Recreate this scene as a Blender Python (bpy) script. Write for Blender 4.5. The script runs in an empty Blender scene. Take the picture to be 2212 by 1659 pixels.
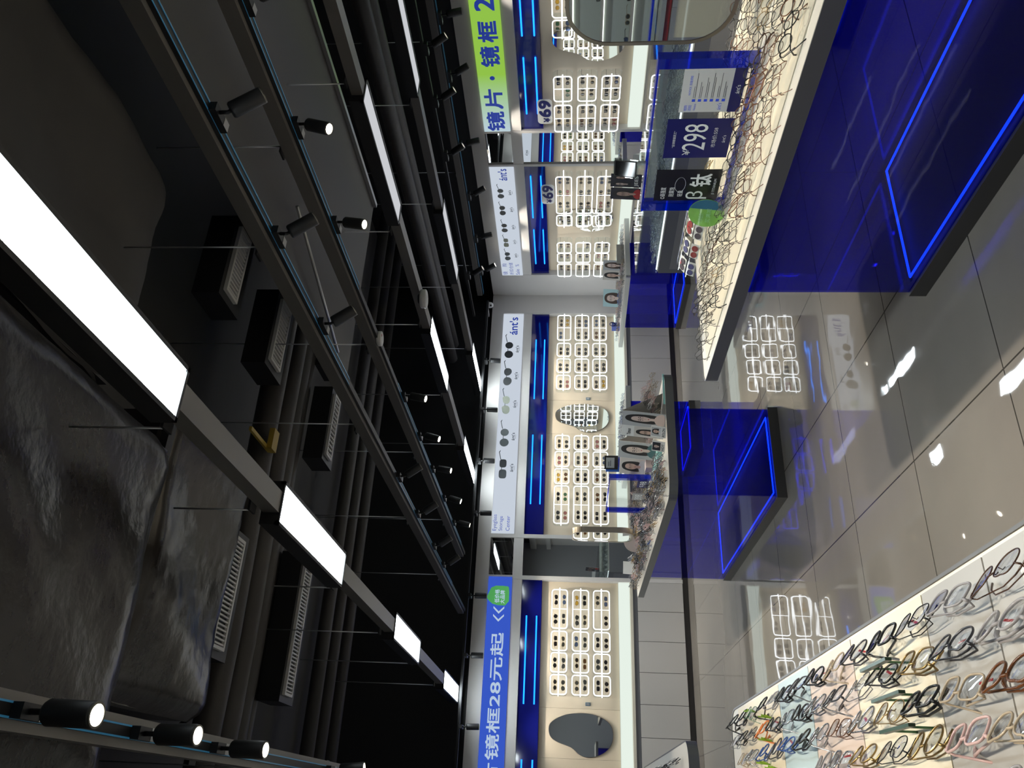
import bpy, math, random
from mathutils import Vector, Matrix
random.seed(7)
PI = math.pi
scene = bpy.context.scene
COL = scene.collection

# ---------------------------------------------------------------- camera (held sideways: image right = down in the shop)
def camera_setup():
    yaw, pitch, roll = math.radians(27.8114), math.radians(4.34666), math.radians(0.55648)
    fw = Vector((math.sin(yaw)*math.cos(pitch), math.cos(yaw)*math.cos(pitch), math.sin(pitch)))
    r = Vector((math.cos(yaw), -math.sin(yaw), 0))
    u = r.cross(fw)
    r2 = math.cos(roll)*r + math.sin(roll)*u
    u2 = -math.sin(roll)*r + math.cos(roll)*u
    down = -u2
    cd = bpy.data.cameras.new('camera')
    cd.sensor_fit = 'HORIZONTAL'; cd.sensor_width = 36.0; cd.lens = 36.0*1759.6/2212
    cd.clip_start = 0.02; cd.clip_end = 100
    cam = bpy.data.objects.new('camera', cd); COL.objects.link(cam)
    m = Matrix((( down.x, r2.x, -fw.x, 0), (down.y, r2.y, -fw.y, 0), (down.z, r2.z, -fw.z, 0), (0, 0, 0, 1)))
    cam.matrix_world = Matrix.Translation((0, 0, 1.5)) @ m
    scene.camera = cam
camera_setup()

# ---------------------------------------------------------------- world, exposure, light levels
w = bpy.data.worlds.new('world'); scene.world = w; w.use_nodes = True
w.node_tree.nodes['Background'].inputs[0].default_value = (0.30, 0.33, 0.42, 1)
w.node_tree.nodes['Background'].inputs[1].default_value = 0.04
scene.view_settings.view_transform = 'Standard'
scene.view_settings.look = 'None'
scene.view_settings.gamma = 1.0
scene.view_settings.use_curve_mapping = False
scene.view_settings.exposure = 0.0
PANEL_LIT = 31.0      # ceiling light panels that are on full
PANEL_DIM = 0.62      # ceiling panels that glow faintly
SPOT_W = 66.0         # watts of a track spotlight
RAIL_LIT = 3.8        # glowing display rails
SHELF_LIT = 0.95      # back-lit shelf boxes
SIGN_LIT = 0.70
LED_BLUE = 3.0
c = scene.cycles
c.max_bounces = 10; c.diffuse_bounces = 3; c.glossy_bounces = 4; c.transmission_bounces = 4
c.transparent_max_bounces = 24; c.caustics_reflective = False; c.caustics_refractive = False
c.sample_clamp_indirect = 3.0; c.use_denoising = True
try: c.denoiser = 'OPENIMAGEDENOISE'
except Exception: pass

# ---------------------------------------------------------------- materials
MATS = {}
def mat(name, color=(.5,.5,.5), rough=.5, metal=0.0, emit=None, estr=0.0, spec=.5, coat=0.0, bump=None, vary=None):
    if name in MATS: return MATS[name]
    m = bpy.data.materials.new(name); m.use_nodes = True
    nt = m.node_tree; b = nt.nodes['Principled BSDF']
    b.inputs['Base Color'].default_value = (*color, 1); b.inputs['Roughness'].default_value = rough
    b.inputs['Metallic'].default_value = metal; b.inputs['Specular IOR Level'].default_value = spec
    b.inputs['Coat Weight'].default_value = coat
    if emit: b.inputs['Emission Color'].default_value = (*emit, 1); b.inputs['Emission Strength'].default_value = estr
    if bump or vary:
        tc = nt.nodes.new('ShaderNodeTexCoord')
    if vary:
        n = nt.nodes.new('ShaderNodeTexNoise'); n.inputs['Scale'].default_value = vary[0]; n.inputs['Detail'].default_value = 5
        nt.links.new(tc.outputs['Object'], n.inputs['Vector'])
        r = nt.nodes.new('ShaderNodeMix'); r.data_type = 'RGBA'
        r.inputs[6].default_value = (*[x*(1-vary[1]) for x in color], 1); r.inputs[7].default_value = (*[min(1, x*(1+vary[1])) for x in color], 1)
        nt.links.new(n.outputs['Fac'], r.inputs[0]); nt.links.new(r.outputs[2], b.inputs['Base Color'])
    if bump:
        n = nt.nodes.new('ShaderNodeTexNoise'); n.inputs['Scale'].default_value = bump[0]; n.inputs['Detail'].default_value = bump[2] if len(bump) > 2 else 3
        nt.links.new(tc.outputs['Object'], n.inputs['Vector'])
        bp = nt.nodes.new('ShaderNodeBump'); bp.inputs['Strength'].default_value = bump[1]; bp.inputs['Distance'].default_value = .02
        nt.links.new(n.outputs['Fac'], bp.inputs['Height']); nt.links.new(bp.outputs[0], b.inputs['Normal'])
    MATS[name] = m; return m

def glassy(name, tint=(1,1,1), gloss=.08, rough=.02, ior=1.45, diffuse=None):
    """see-through sheet: tinted transparency with fresnel reflection"""
    if name in MATS: return MATS[name]
    m = bpy.data.materials.new(name); m.use_nodes = True; nt = m.node_tree
    nt.nodes.remove(nt.nodes['Principled BSDF']); out = nt.nodes['Material Output']
    t = nt.nodes.new('ShaderNodeBsdfTransparent'); t.inputs[0].default_value = (*tint, 1)
    g = nt.nodes.new('ShaderNodeBsdfGlossy'); g.inputs['Roughness'].default_value = rough
    f = nt.nodes.new('ShaderNodeFresnel'); f.inputs[0].default_value = ior
    ma = nt.nodes.new('ShaderNodeMath'); ma.operation = 'ADD'; ma.use_clamp = True; ma.inputs[1].default_value = gloss
    ge = nt.nodes.new('ShaderNodeNewGeometry'); io = nt.nodes.new('ShaderNodeMix'); io.inputs[2].default_value = ior; io.inputs[3].default_value = 1/ior
    nt.links.new(ge.outputs['Backfacing'], io.inputs[0]); nt.links.new(io.outputs[0], f.inputs[0])
    nt.links.new(f.outputs[0], ma.inputs[0])
    mx = nt.nodes.new('ShaderNodeMixShader'); nt.links.new(ma.outputs[0], mx.inputs[0])
    first = t
    if diffuse:
        d = nt.nodes.new('ShaderNodeBsdfDiffuse'); d.inputs[0].default_value = (*diffuse[0], 1)
        m2 = nt.nodes.new('ShaderNodeMixShader'); m2.inputs[0].default_value = diffuse[1]
        nt.links.new(t.outputs[0], m2.inputs[1]); nt.links.new(d.outputs[0], m2.inputs[2]); first = m2
    nt.links.new(first.outputs[0], mx.inputs[1]); nt.links.new(g.outputs[0], mx.inputs[2])
    nt.links.new(mx.outputs[0], out.inputs[0]); MATS[name] = m; return m

def emis(name, color, strength):
    if name in MATS: return MATS[name]
    m = bpy.data.materials.new(name); m.use_nodes = True; nt = m.node_tree
    nt.nodes.remove(nt.nodes['Principled BSDF'])
    e = nt.nodes.new('ShaderNodeEmission'); e.inputs[0].default_value = (*color, 1); e.inputs[1].default_value = strength
    nt.links.new(e.outputs[0], nt.nodes['Material Output'].inputs[0]); MATS[name] = m; return m

def floor_material():
    m = bpy.data.materials.new('polished_floor_tile'); m.use_nodes = True; nt = m.node_tree; b = nt.nodes['Principled BSDF']
    tc = nt.nodes.new('ShaderNodeTexCoord'); mp = nt.nodes.new('ShaderNodeMapping'); mp.inputs['Location'].default_value = (.11, -.08, 0)
    nt.links.new(tc.outputs['Object'], mp.inputs[0])
    br = nt.nodes.new('ShaderNodeTexBrick'); br.offset = 0.0
    br.inputs['Scale'].default_value = 1.0; br.inputs['Brick Width'].default_value = .78; br.inputs['Row Height'].default_value = .84
    br.inputs['Mortar Size'].default_value = .0035; br.inputs['Mortar Smooth'].default_value = 0
    br.inputs['Color1'].default_value = (1,1,1,1); br.inputs['Color2'].default_value = (.96,.96,.96,1); br.inputs['Mortar'].default_value = (.22,.22,.22,1)
    nt.links.new(mp.outputs[0], br.inputs['Vector'])
    n = nt.nodes.new('ShaderNodeTexNoise'); n.inputs['Scale'].default_value = 1.1; n.inputs['Detail'].default_value = 6
    nt.links.new(mp.outputs[0], n.inputs['Vector'])
    cr = nt.nodes.new('ShaderNodeMix'); cr.data_type = 'RGBA'; cr.inputs[6].default_value = (.185,.168,.148,1); cr.inputs[7].default_value = (.335,.305,.265,1)
    nt.links.new(n.outputs['Fac'], cr.inputs[0])
    mu = nt.nodes.new('ShaderNodeMix'); mu.data_type = 'RGBA'; mu.blend_type = 'MULTIPLY'; mu.inputs[0].default_value = 1
    nt.links.new(cr.outputs[2], mu.inputs[6]); nt.links.new(br.outputs['Color'], mu.inputs[7]); nt.links.new(mu.outputs[2], b.inputs['Base Color'])
    b.inputs['Roughness'].default_value = .022; b.inputs['Specular IOR Level'].default_value = .62
    n2 = nt.nodes.new('ShaderNodeTexNoise'); n2.inputs['Scale'].default_value = 2.6; n2.inputs['Detail'].default_value = 2
    nt.links.new(mp.outputs[0], n2.inputs['Vector'])
    bp = nt.nodes.new('ShaderNodeBump'); bp.inputs['Strength'].default_value = .045; bp.inputs['Distance'].default_value = .02
    nt.links.new(n2.outputs['Fac'], bp.inputs['Height']); nt.links.new(bp.outputs[0], b.inputs['Normal'])
    return m

M_WALL = mat('pale_wall', (.66,.635,.61), .6, vary=(2,.03))
M_JAMB = mat('jamb_paint', (.55,.51,.46), .5)
M_BOARD = mat('beige_display_board', (.70,.59,.44), .42, vary=(1.3,.03))
M_CAB = mat('grey_cabinet', (.54,.52,.495), .38)
M_SEAM = mat('cabinet_gap', (.03,.03,.035), .6)
M_KICK = mat('dark_kick', (.06,.055,.05), .3)
M_BLACK = mat('matt_black', (.013,.013,.014), .45)
M_CEIL = mat('black_ceiling_paint', (.060,.058,.060), .7, bump=(3,.25), vary=(1,.25))
M_SOFFIT = mat('dark_soffit_paint', (.085,.080,.078), .5, vary=(1.5,.1))
M_WRAP = mat('black_foil_wrap', (.028,.024,.022), .24, spec=.45, bump=(5,.55,5), vary=(2,.2))
M_PIPE = mat('black_pipe_lagging', (.050,.045,.043), .5, bump=(9,.3))
M_CHAN = mat('grey_channel', (.20,.19,.18), .4, metal=.4)
M_ALU = mat('aluminium', (.55,.56,.57), .3, metal=.9)
M_RIM = mat('dark_grey_table_rim', (.12,.118,.118), .38, metal=.2)
M_RIMB = mat('brushed_grey_rim', (.17,.17,.165), .34, metal=.35)
M_TOP = mat('cream_table_top', (.74,.70,.62), .32)
M_PLINTH = mat('plinth_frame', (.075,.070,.066), .35, metal=.4)
M_BLUEPANE = glassy('blue_acrylic', (.27,.28,.95), .01, diffuse=((.0,.004,.5), .05))
M_CLEAR = glassy('clear_acrylic', (.96,.98,.98), .03)
M_GLASSG = glassy('green_edge_glass', (.94,.985,.975), .05)
M_BLUEEDGE = glassy('blue_acrylic_block', (.05,.12,.85), .06, diffuse=((.0,.03,.6), .35))
M_BLUEPANEL = mat('glossy_blue_panel', (.004,.006,.13), .06, spec=.6, coat=.5)
M_LED = emis('blue_led', (.01,.22,1.0), LED_BLUE)
M_LEDW = emis('led_glow_blue_white', (.02,.26,1.0), 3.6)
M_RAIL = emis('glowing_rail', (.93,.97,1.0), RAIL_LIT)
M_SHELF = emis('lit_shelf_box', (.84,.93,.84), SHELF_LIT)
M_PANEL = emis('led_panel_on', (.86,.96,1.0), PANEL_LIT)
M_PANELD = emis('led_panel_dim', (.93,.95,1.0), PANEL_DIM)
M_SIGNW = emis('sign_white', (.80,.88,1.0), SIGN_LIT*1.0)
M_SIGNB = emis('sign_blue', (.045,.11,.62), SIGN_LIT*1.25)
M_SIGNT = emis('sign_text_pale', (.62,.78,1.0), SIGN_LIT*1.05)
M_TXTBLUE = mat('blue_lettering', (.012,.03,.26), .4, emit=(.02,.06,.5), estr=.45)
M_TXTGREY = mat('grey_print', (.03,.04,.05), .4)
M_TXTWHITE = mat('white_print', (.8,.82,.8), .4, emit=(.8,.85,.8), estr=.12)
M_NAVY = mat('navy_print', (.008,.010,.12), .3, spec=.4)
M_MIRROR = mat('mirror_silver', (.88,.90,.89), .012, metal=1.0)
M_BRONZE = mat('bronze_frame', (.40,.35,.28), .28, metal=.9)
M_WHITE = mat('white_plastic', (.78,.78,.76), .35)
M_PAPER = mat('white_card', (.80,.79,.76), .5)
M_SPOTFACE = emis('spot_face_warm', (1.0,.93,.76), 30)
M_SPOTDIM = emis('spot_face_low', (1.0,.93,.80), .8)
M_TRACKBLUE = mat('track_blue_line', (.03,.17,.33), .3, emit=(.05,.3,.55), estr=.12)
M_YEL = mat('yellow_acrylic', (.55,.52,.03), .3)
M_RED = mat('red_print', (.45,.03,.03), .45)

# ---------------------------------------------------------------- mesh builder
class MB:
    def __init__(s): s.v = []; s.f = []; s.mi = []; s.sm = []
    def add(s, vs, fs, mi=0, smooth=False, mtx=None):
        o = len(s.v)
        s.v += [tuple(mtx @ Vector(p)) if mtx else tuple(p) for p in vs]
        for f in fs: s.f.append([o+i for i in f]); s.mi.append(mi); s.sm.append(smooth)
        return s
    def box(s, x0, x1, y0, y1, z0, z1, mi=0, mtx=None):
        vs = [(x,y,z) for x in (x0,x1) for y in (y0,y1) for z in (z0,z1)]
        return s.add(vs, [(0,1,3,2),(4,6,7,5),(0,4,5,1),(2,3,7,6),(0,2,6,4),(1,5,7,3)], mi, False, mtx)
    def tube(s, pts, r, n=8, closed=False, mi=0, mtx=None, caps=True, flat=None):
        pts = [Vector(p) for p in pts]; N = len(pts); vs = []; prev = None
        for i, p in enumerate(pts):
            if closed: t = pts[(i+1) % N] - pts[i-1]
            else: t = pts[min(i+1, N-1)] - pts[max(i-1, 0)]
            t.normalize()
            a = prev if prev is not None else (Vector((0,0,1)) if abs(t.z) < .9 else Vector((1,0,0)))
            x = (a - t*a.dot(t)); x = x.normalized() if x.length > 1e-6 else t.orthogonal().normalized(); prev = x
            y = t.cross(x); rr_ = r[i] if isinstance(r, (list, tuple)) else r
            for k in range(n):
                an = 2*PI*k/n; vs.append(p + x*math.cos(an)*rr_ + y*math.sin(an)*rr_*(flat or 1))
        fs = []
        for i in range(N if closed else N-1):
            j = (i+1) % N
            for k in range(n): fs.append((i*n+k, i*n+(k+1) % n, j*n+(k+1) % n, j*n+k))
        if not closed and caps: fs += [tuple(reversed(range(n))), tuple((N-1)*n+k for k in range(n))]
        return s.add(vs, fs, mi, True, mtx)
    def cyl(s, p0, p1, r0, r1=None, n=16, mi=0, mtx=None): return s.tube([p0, p1], [r0, r0 if r1 is None else r1], n, mi=mi, mtx=mtx)
    def prism(s, outline, d0, d1, axis='z', mi=0, mtx=None, smooth=False):
        """outline in the plane across axis, extruded from d0 to d1"""
        def P(a, b, d): return {'z': (a,b,d), 'y': (a,d,b), 'x': (d,a,b)}[axis]
        n = len(outline)
        vs = [P(a,b,d0) for a,b in outline] + [P(a,b,d1) for a,b in outline]
        fs = [tuple(range(n)), tuple(reversed(range(n, 2*n)))] + [(i, n+i, n+(i+1) % n, (i+1) % n) for i in range(n)]
        return s.add(vs, fs, mi, smooth, mtx)
    def ring(s, outer, inner, d0, d1, axis='z', mi=0, mtx=None):
        def P(a, b, d): return {'z': (a,b,d), 'y': (a,d,b), 'x': (d,a,b)}[axis]
        n = len(outer); vs = [P(*p,d) for d in (d0,d1) for L in (outer,inner) for p in L]; fs = []
        for i in range(n):
            j = (i+1) % n
            fs += [(i,j,n+j,n+i), (2*n+i,3*n+i,3*n+j,2*n+j), (i,2*n+i,2*n+j,j), (n+i,n+j,3*n+j,3*n+i)]
        return s.add(vs, fs, mi, False, mtx)
    def build(s, name, m, parent=None, loc=None):
        me = bpy.data.meshes.new(name); me.from_pydata(s.v, [], s.f)
        for x in (m if isinstance(m, (list, tuple)) else [m]): me.materials.append(x)
        me.polygons.foreach_set('material_index', s.mi); me.polygons.foreach_set('use_smooth', s.sm)
        me.update()
        o = bpy.data.objects.new(name, me); COL.objects.link(o)
        if parent: o.parent = parent
        if loc: o.location = loc
        return o

def tag(o, label, cat, group=None, kind=None):
    o['label'] = label; o['category'] = cat
    if group: o['group'] = group
    if kind: o['kind'] = kind
    return o
def thing(name, label, cat, loc=(0,0,0), rz=0, group=None, rot=None):
    o = bpy.data.objects.new(name, None); COL.objects.link(o); o.empty_display_size = .05
    o.location = loc; o.rotation_euler = rot or (0,0,rz); return tag(o, label, cat, group)
def structure(name, mb, m):
    o = mb.build(name, m); o['kind'] = 'structure'; return o
def copy_tree(o, parent=None):
    c = o.copy(); COL.objects.link(c)
    if parent: c.parent = parent
    for ch in list(o.children): copy_tree(ch, c)
    return c
def rr(x0, x1, y0, y1, r, n=6):
    pts = []
    for cx, cy, a in ((x1-r,y1-r,0),(x0+r,y1-r,90),(x0+r,y0+r,180),(x1-r,y0+r,270)):
        for k in range(n+1):
            t = math.radians(a + 90*k/n); pts.append((cx+r*math.cos(t), cy+r*math.sin(t)))
    return pts
def ell(cx, cy, a, b, n=24): return [(cx+a*math.cos(2*PI*k/n), cy+b*math.sin(2*PI*k/n)) for k in range(n)]
def smooth(pts, it=2):
    for _ in range(it):
        q = []
        for i, p in enumerate(pts):
            n = pts[(i+1) % len(pts)]
            q += [(p[0]*.75+n[0]*.25, p[1]*.75+n[1]*.25), (p[0]*.25+n[0]*.75, p[1]*.25+n[1]*.75)]
        pts = q
    return pts
def text(body, x0, x1, z0, z1, y, m, name='lettering', parent=None, bold=.0, keep=False, mirror=False, align='x', depth=.0015):
    """letters standing in the local xz plane, facing -y, fitted to the given box"""
    cu = bpy.data.curves.new('txt', 'FONT'); cu.body = body; cu.offset = 0; cu.resolution_u = 3; cu.space_line = .95
    to = bpy.data.objects.new('txt', cu); COL.objects.link(to)
    bpy.context.view_layer.update()
    me = bpy.data.meshes.new_from_object(to.evaluated_get(bpy.context.evaluated_depsgraph_get()))
    bpy.data.objects.remove(to); bpy.data.curves.remove(cu)
    vs = [v.co.copy() for v in me.vertices]
    if not vs: return None
    ax, bx = min(v.x for v in vs), max(v.x for v in vs); ay, by = min(v.y for v in vs), max(v.y for v in vs)
    sx, sz = (x1-x0)/(bx-ax), (z1-z0)/(by-ay)
    if keep: s_ = min(sx, sz); sx = sz = s_
    for i, v in enumerate(vs):
        X = x0 + (v.x-ax)*sx; Z = z0 + (v.y-ay)*sz
        if mirror: X = x0 + x1 - X
        me.vertices[i].co = (X, y-depth, Z)
    if bold:      # heavier strokes: the same letters laid a hair apart
        d = bold*(z1-z0); src = [v.co.copy() for v in me.vertices]; fs = [list(p.vertices) for p in me.polygons]; n0 = len(src); VV = []; FF = []
        for q, (dx, dz) in enumerate(((d,d),(-d,d),(d,-d),(-d,-d),(0,0))):
            VV += [(v.x+dx, v.y-q*.00002, v.z+dz) for v in src]; FF += [[i+q*n0 for i in f] for f in fs]
        bpy.data.meshes.remove(me); me = bpy.data.meshes.new(name); me.from_pydata(VV, [], FF)
    me.materials.clear(); me.materials.append(m); me.name = name
    for p in me.polygons: p.material_index = 0
    o = bpy.data.objects.new(name, me); COL.objects.link(o)
    if parent: o.parent = parent
    return o
ORD = ['first','second','third','fourth','fifth','sixth','seventh','eighth','ninth','tenth','eleventh','twelfth','thirteenth','fourteenth','fifteenth','sixteenth','seventeenth','eighteenth','nineteenth','twentieth']
# ---------------------------------------------------------------- room shell
structure('floor', MB().box(-1.6, 7.6, -3.2, 10.95, -.05, 0), floor_material())
structure('ceiling', MB().box(-1.6, 7.6, -3.2, 11.2, 4.4, 4.45), M_CEIL)
structure('wall_back', MB().box(-1.6, 7.6, 10.80, 10.92, 0, 2.78), M_WALL)
structure('wall_right', MB().box(7.35, 7.47, -3.2, 10.95, 0, 2.78), M_WALL)
for k_, bx_ in enumerate(((-1.6,7.2,10.655,10.80,2.60,2.78), (-1.6,7.2,10.655,10.80,2.155,2.285), (2.72,2.77,10.65,10.80,.07,2.60), (3.28,3.33,10.65,10.80,.07,2.60), (6.86,7.2,10.65,10.80,0,2.60),
        (7.205,7.35,-3.2,10.655,2.60,2.78), (7.205,7.35,-3.2,10.65,2.155,2.285), (7.2,7.35,10.113,10.65,0,2.60), (7.2,7.35,7.74,7.78,.07,2.60), (7.2,7.35,7.17,7.21,.07,2.60))):
    structure(f'trim_{k_+3}', MB().box(*bx_), M_WALL)
structure('wall_left', MB().box(-1.72, -1.6, -3.2, 10.95, 0, 4.45), M_WALL)
structure('wall_rear', MB().box(-1.6, 7.6, -3.32, -3.2, 0, 4.45), mat('dim_rear_wall', (.30,.30,.31), .6))
structure('trim_1', MB().box(-1.6, 7.5, 10.82, 10.92, 2.78, 4.4), M_BLACK)       # black void above the shop walls
structure('trim_2', MB().box(7.40, 7.5, -3.2, 10.82, 2.78, 4.4), M_BLACK)
structure('baseboard_back', MB().box(-1.6, 7.2, 10.69, 10.80, 0, .07), M_KICK)
structure('baseboard_right', MB().box(7.24, 7.35, -3.2, 10.65, 0, .07), M_KICK)

# ---------------------------------------------------------------- eyewear
def lens_outline(shape, n=20):
    pts = []
    for k in range(n):
        t = 2*PI*k/n; c_, s_ = math.cos(t), math.sin(t)
        if shape == 'round': x, z = .0245*c_, .0235*s_
        elif shape == 'square':
            x = .0265*math.copysign(abs(c_)**.55, c_); z = .0195*math.copysign(abs(s_)**.6, s_)
        elif shape == 'cat':
            x = .027*math.copysign(abs(c_)**.8, c_); z = .0195*s_ + (.006*max(0, c_)*max(0, s_)*2)
        elif shape == 'aviator':
            x = .027*c_*(1 + .12*s_); z = .0225*s_ - (.004*max(0, c_) if s_ < 0 else 0)
        else: x, z = .0265*c_, .0205*s_
        pts.append((x, z))
    return pts
EYE = {}
def eyewear_parts(shape, thick, n=20, tn=6, pose='folded'):
    """meshes in glasses space: width x, up z, wearer's side +y"""
    key = (shape, thick, n, tn, pose)
    if key in EYE: return EYE[key]
    R_ = {'wire': .0010, 'mid': .0017, 'thick': .0021}[thick]
    L = lens_outline(shape, n); cz = .024; front = MB(); lens = []
    for sgn in (1, -1):
        pts = [(sgn*(.0345 + x), -.0 + abs(.0345+x)**2*.9, cz+z) for x, z in L]
        front.tube(pts, R_, tn, closed=True)
        lb = MB(); inner = [(sgn*(.0345+x*.98), abs(.0345+x)**2*.9, cz+z*.98) for x, z in L]
        ctr = (sgn*.0345, .0345**2*.9 - .0012, cz)
        lb.add([ctr]+inner, [(0, k+1, (k+1) % n + 1) for k in range(n)], 0, True); lens.append(lb)
    front.tube([(-.0105,.0,cz+.006), (-.004,-.0015,cz+.009), (.004,-.0015,cz+.009), (.0105,.0,cz+.006)], R_*1.1, tn)
    for sgn in (1, -1):
        front.tube([(sgn*.060,.0032,cz+.010), (sgn*.0655,.0045,cz+.012), (sgn*.069,.008,cz+.012)], R_*1.4, tn)
        if thick == 'wire': front.tube([(sgn*.0115,.001,cz-.002), (sgn*.0095,.007,cz-.004), (sgn*.010,.008,cz-.009)], R_*.9, 4)
    tr = {'wire': .0009, 'mid': .0015, 'thick': .0021}[thick]; temples = []
    for sgn in (1, -1):
        tb = MB(); z0 = cz+.012
        if pose == 'folded':
            dy = .012 if sgn > 0 else .018
            path = [(sgn*.069,.008,z0), (sgn*.064,dy,z0), (sgn*.0,dy+.006,z0-.001), (-sgn*.035,dy+.004,z0-.004), (-sgn*.055,dy+.002,z0-.018), (-sgn*.062,dy+.001,z0-.032)]
        elif pose == 'half':
            if sgn > 0: path = [(.069,.008,z0), (.066,.016,z0), (.02,.045,z0-.002), (-.012,.062,z0-.006), (-.026,.068,z0-.022), (-.030,.070,z0-.034)]
            else: path = [(-.069,.008,z0), (-.062,.012,z0), (0,.022,z0-.001), (.035,.030,z0-.004), (.054,.034,z0-.018), (.060,.036,z0-.032)]
        else: path = [(sgn*.069,.008,z0), (sgn*.0695,.05,z0), (sgn*.069,.10,z0-.001), (sgn*.066,.125,z0-.012), (sgn*.063,.140,z0-.030)]
        tb.tube(path, [tr,tr,tr,tr*1.2,tr*1.6,tr*1.7], tn, flat=1.0) if len(path) == 6 else tb.tube(path, [tr,tr,tr*1.2,tr*1.6,tr*1.7], tn)
        temples.append(tb)
    EYE[key] = (front, lens, temples); return EYE[key]
EMESH = {}
def mesh_of(mb, name, key, nmat=1):
    if key in EMESH: return EMESH[key]
    o = mb.build(name, [M_BLACK]*nmat); me = o.data; bpy.data.objects.remove(o); EMESH[key] = me; return me
def inst(name, me, mats, parent):
    o = bpy.data.objects.new(name, me); COL.objects.link(o); o.parent = parent
    for i, m in enumerate(mats):
        o.material_slots[i].link = 'OBJECT'; o.material_slots[i].material = m
    return o
FR = {
 'black': mat('frame_black', (.008,.008,.009), .25), 'gold': mat('frame_gold', (.36,.24,.10), .3, metal=1),
 'rose gold': mat('frame_rose_gold', (.22,.11,.07), .32, metal=1), 'silver': mat('frame_silver', (.40,.40,.42), .25, metal=1),
 'dark brown': mat('frame_brown', (.055,.022,.010), .25), 'tortoiseshell': mat('frame_tortoise', (.10,.035,.01), .2, vary=(60,.8)),
 'clear grey': mat('frame_clear_grey', (.30,.29,.30), .12), 'pale pink': mat('frame_pink', (.62,.42,.40), .15),
 'blue': mat('frame_blue', (.03,.08,.28), .2), 'green': mat('frame_green', (.10,.22,.14), .2), 'champagne': mat('frame_champagne', (.42,.34,.24), .18),
 'gunmetal': mat('frame_gunmetal', (.09,.09,.10), .3, metal=.9), 'white': mat('frame_white', (.7,.68,.66), .3), 'orange': mat('frame_orange', (.65,.18,.03), .3)}
LENS_CLEAR = glassy('demo_lens', (.90,.93,.97), .10)
LENS_DARK = {'dark grey': glassy('sun_lens_grey', (.07,.08,.09), .04), 'brown': glassy('sun_lens_brown', (.16,.08,.04), .04),
             'green': glassy('sun_lens_green', (.08,.20,.12), .04), 'black': glassy('sun_lens_black', (.02,.02,.025), .05),
             'pink': glassy('sun_lens_pink', (.5,.22,.24), .04), 'yellow': glassy('sun_lens_yellow', (.75,.5,.08), .04), 'blue': glassy('sun_lens_blue', (.10,.16,.35), .05)}
def eyeglasses(label, shape, thick, color, mtx, pose='folded', group=None, tagged=False, hi=True, lensm=None):
    n, tn = (28, 7) if hi else (18, 5)
    front, lens, temples = eyewear_parts(shape, thick, n, tn, pose)
    t = bpy.data.objects.new('eyeglasses', None); COL.objects.link(t); t.empty_display_size = .02; t.matrix_world = mtx
    tag(t, label, 'eyeglasses', group); k = (shape, thick, n, tn, pose); m = FR[color]
    inst('frame_front', mesh_of(front, 'frame_front', k+('f',)), [m], t)
    for i in (0, 1): inst('lens', mesh_of(lens[i], 'lens', k+('l', i)), [lensm or LENS_CLEAR], t)
    tm = m if not (thick == 'wire' and random.random() < .5) else m
    for i in (0, 1): inst('temple', mesh_of(temples[i], 'temple', k+('t', i)), [tm], t)
    if tagged:
        b = MB().box(-.011, .011, -.0006, 0, 0, .020).box(-.011, .011, -.0008, 0, 0, .005, 1)
        me = EMESH.get('price_tag')
        if not me: me = mesh_of(b, 'price_tag', 'price_tag', 2)
        o = inst('price_tag', me, [M_PAPER, M_RED], t); o.location = (random.uniform(.012,.05)*random.choice((1,-1)), .017, .004); o.rotation_euler = (.15, random.uniform(-.5,.5), random.uniform(-.4,.4))
    return t
def whole_eyewear(shape, thick, pose, n=14, tn=4):
    """frame and lenses as one small mesh: slot 0 frame, slot 1 lens"""
    key = ('whole', shape, thick, pose, n, tn)
    if key in EYE: return EYE[key]
    f, l, t = eyewear_parts(shape, thick, n, tn, pose); mb = MB()
    mb.add(f.v, f.f, 0, True)
    for x in t: mb.add(x.v, x.f, 0, True)
    for x in l: mb.add(x.v, x.f, 1, True)
    EYE[key] = mb; return mb
SHAPES = ['round','square','cat','aviator','oval']

def sunglasses_at(parent_mtx, x, z, y, label, group, rnd):
    shape = rnd.choice(SHAPES); thick = rnd.choice(['mid','thick','wire'])
    lens = rnd.choice(['dark grey','dark grey','black','black','brown','green','dark grey','black','pink','blue','yellow'] if rnd.random() < .5 else ['black','dark grey'])
    fr = rnd.choice(['black','black','gunmetal','tortoiseshell','gold','black'])
    mb = whole_eyewear(shape, thick, 'open', 16, 5)
    me = mesh_of(mb, 'sunglasses', ('w', shape, thick), 2)
    o = bpy.data.objects.new('sunglasses', me); COL.objects.link(o)
    o.matrix_world = parent_mtx @ Matrix.Translation((x, y, z-.024)) @ Matrix.Rotation(rnd.uniform(-.05,.05), 4, 'Z')
    for i, m in enumerate((FR[fr], LENS_DARK[lens])): o.material_slots[i].link = 'OBJECT'; o.material_slots[i].material = m
    frn = {'gunmetal': 'grey metal', 'tortoiseshell': 'tortoiseshell', 'gold': 'gold', 'black': 'black'}[fr]
    tag(o, f'{frn} {lens} lens sunglasses, {label}', 'sunglasses', group)
    return o

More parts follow.
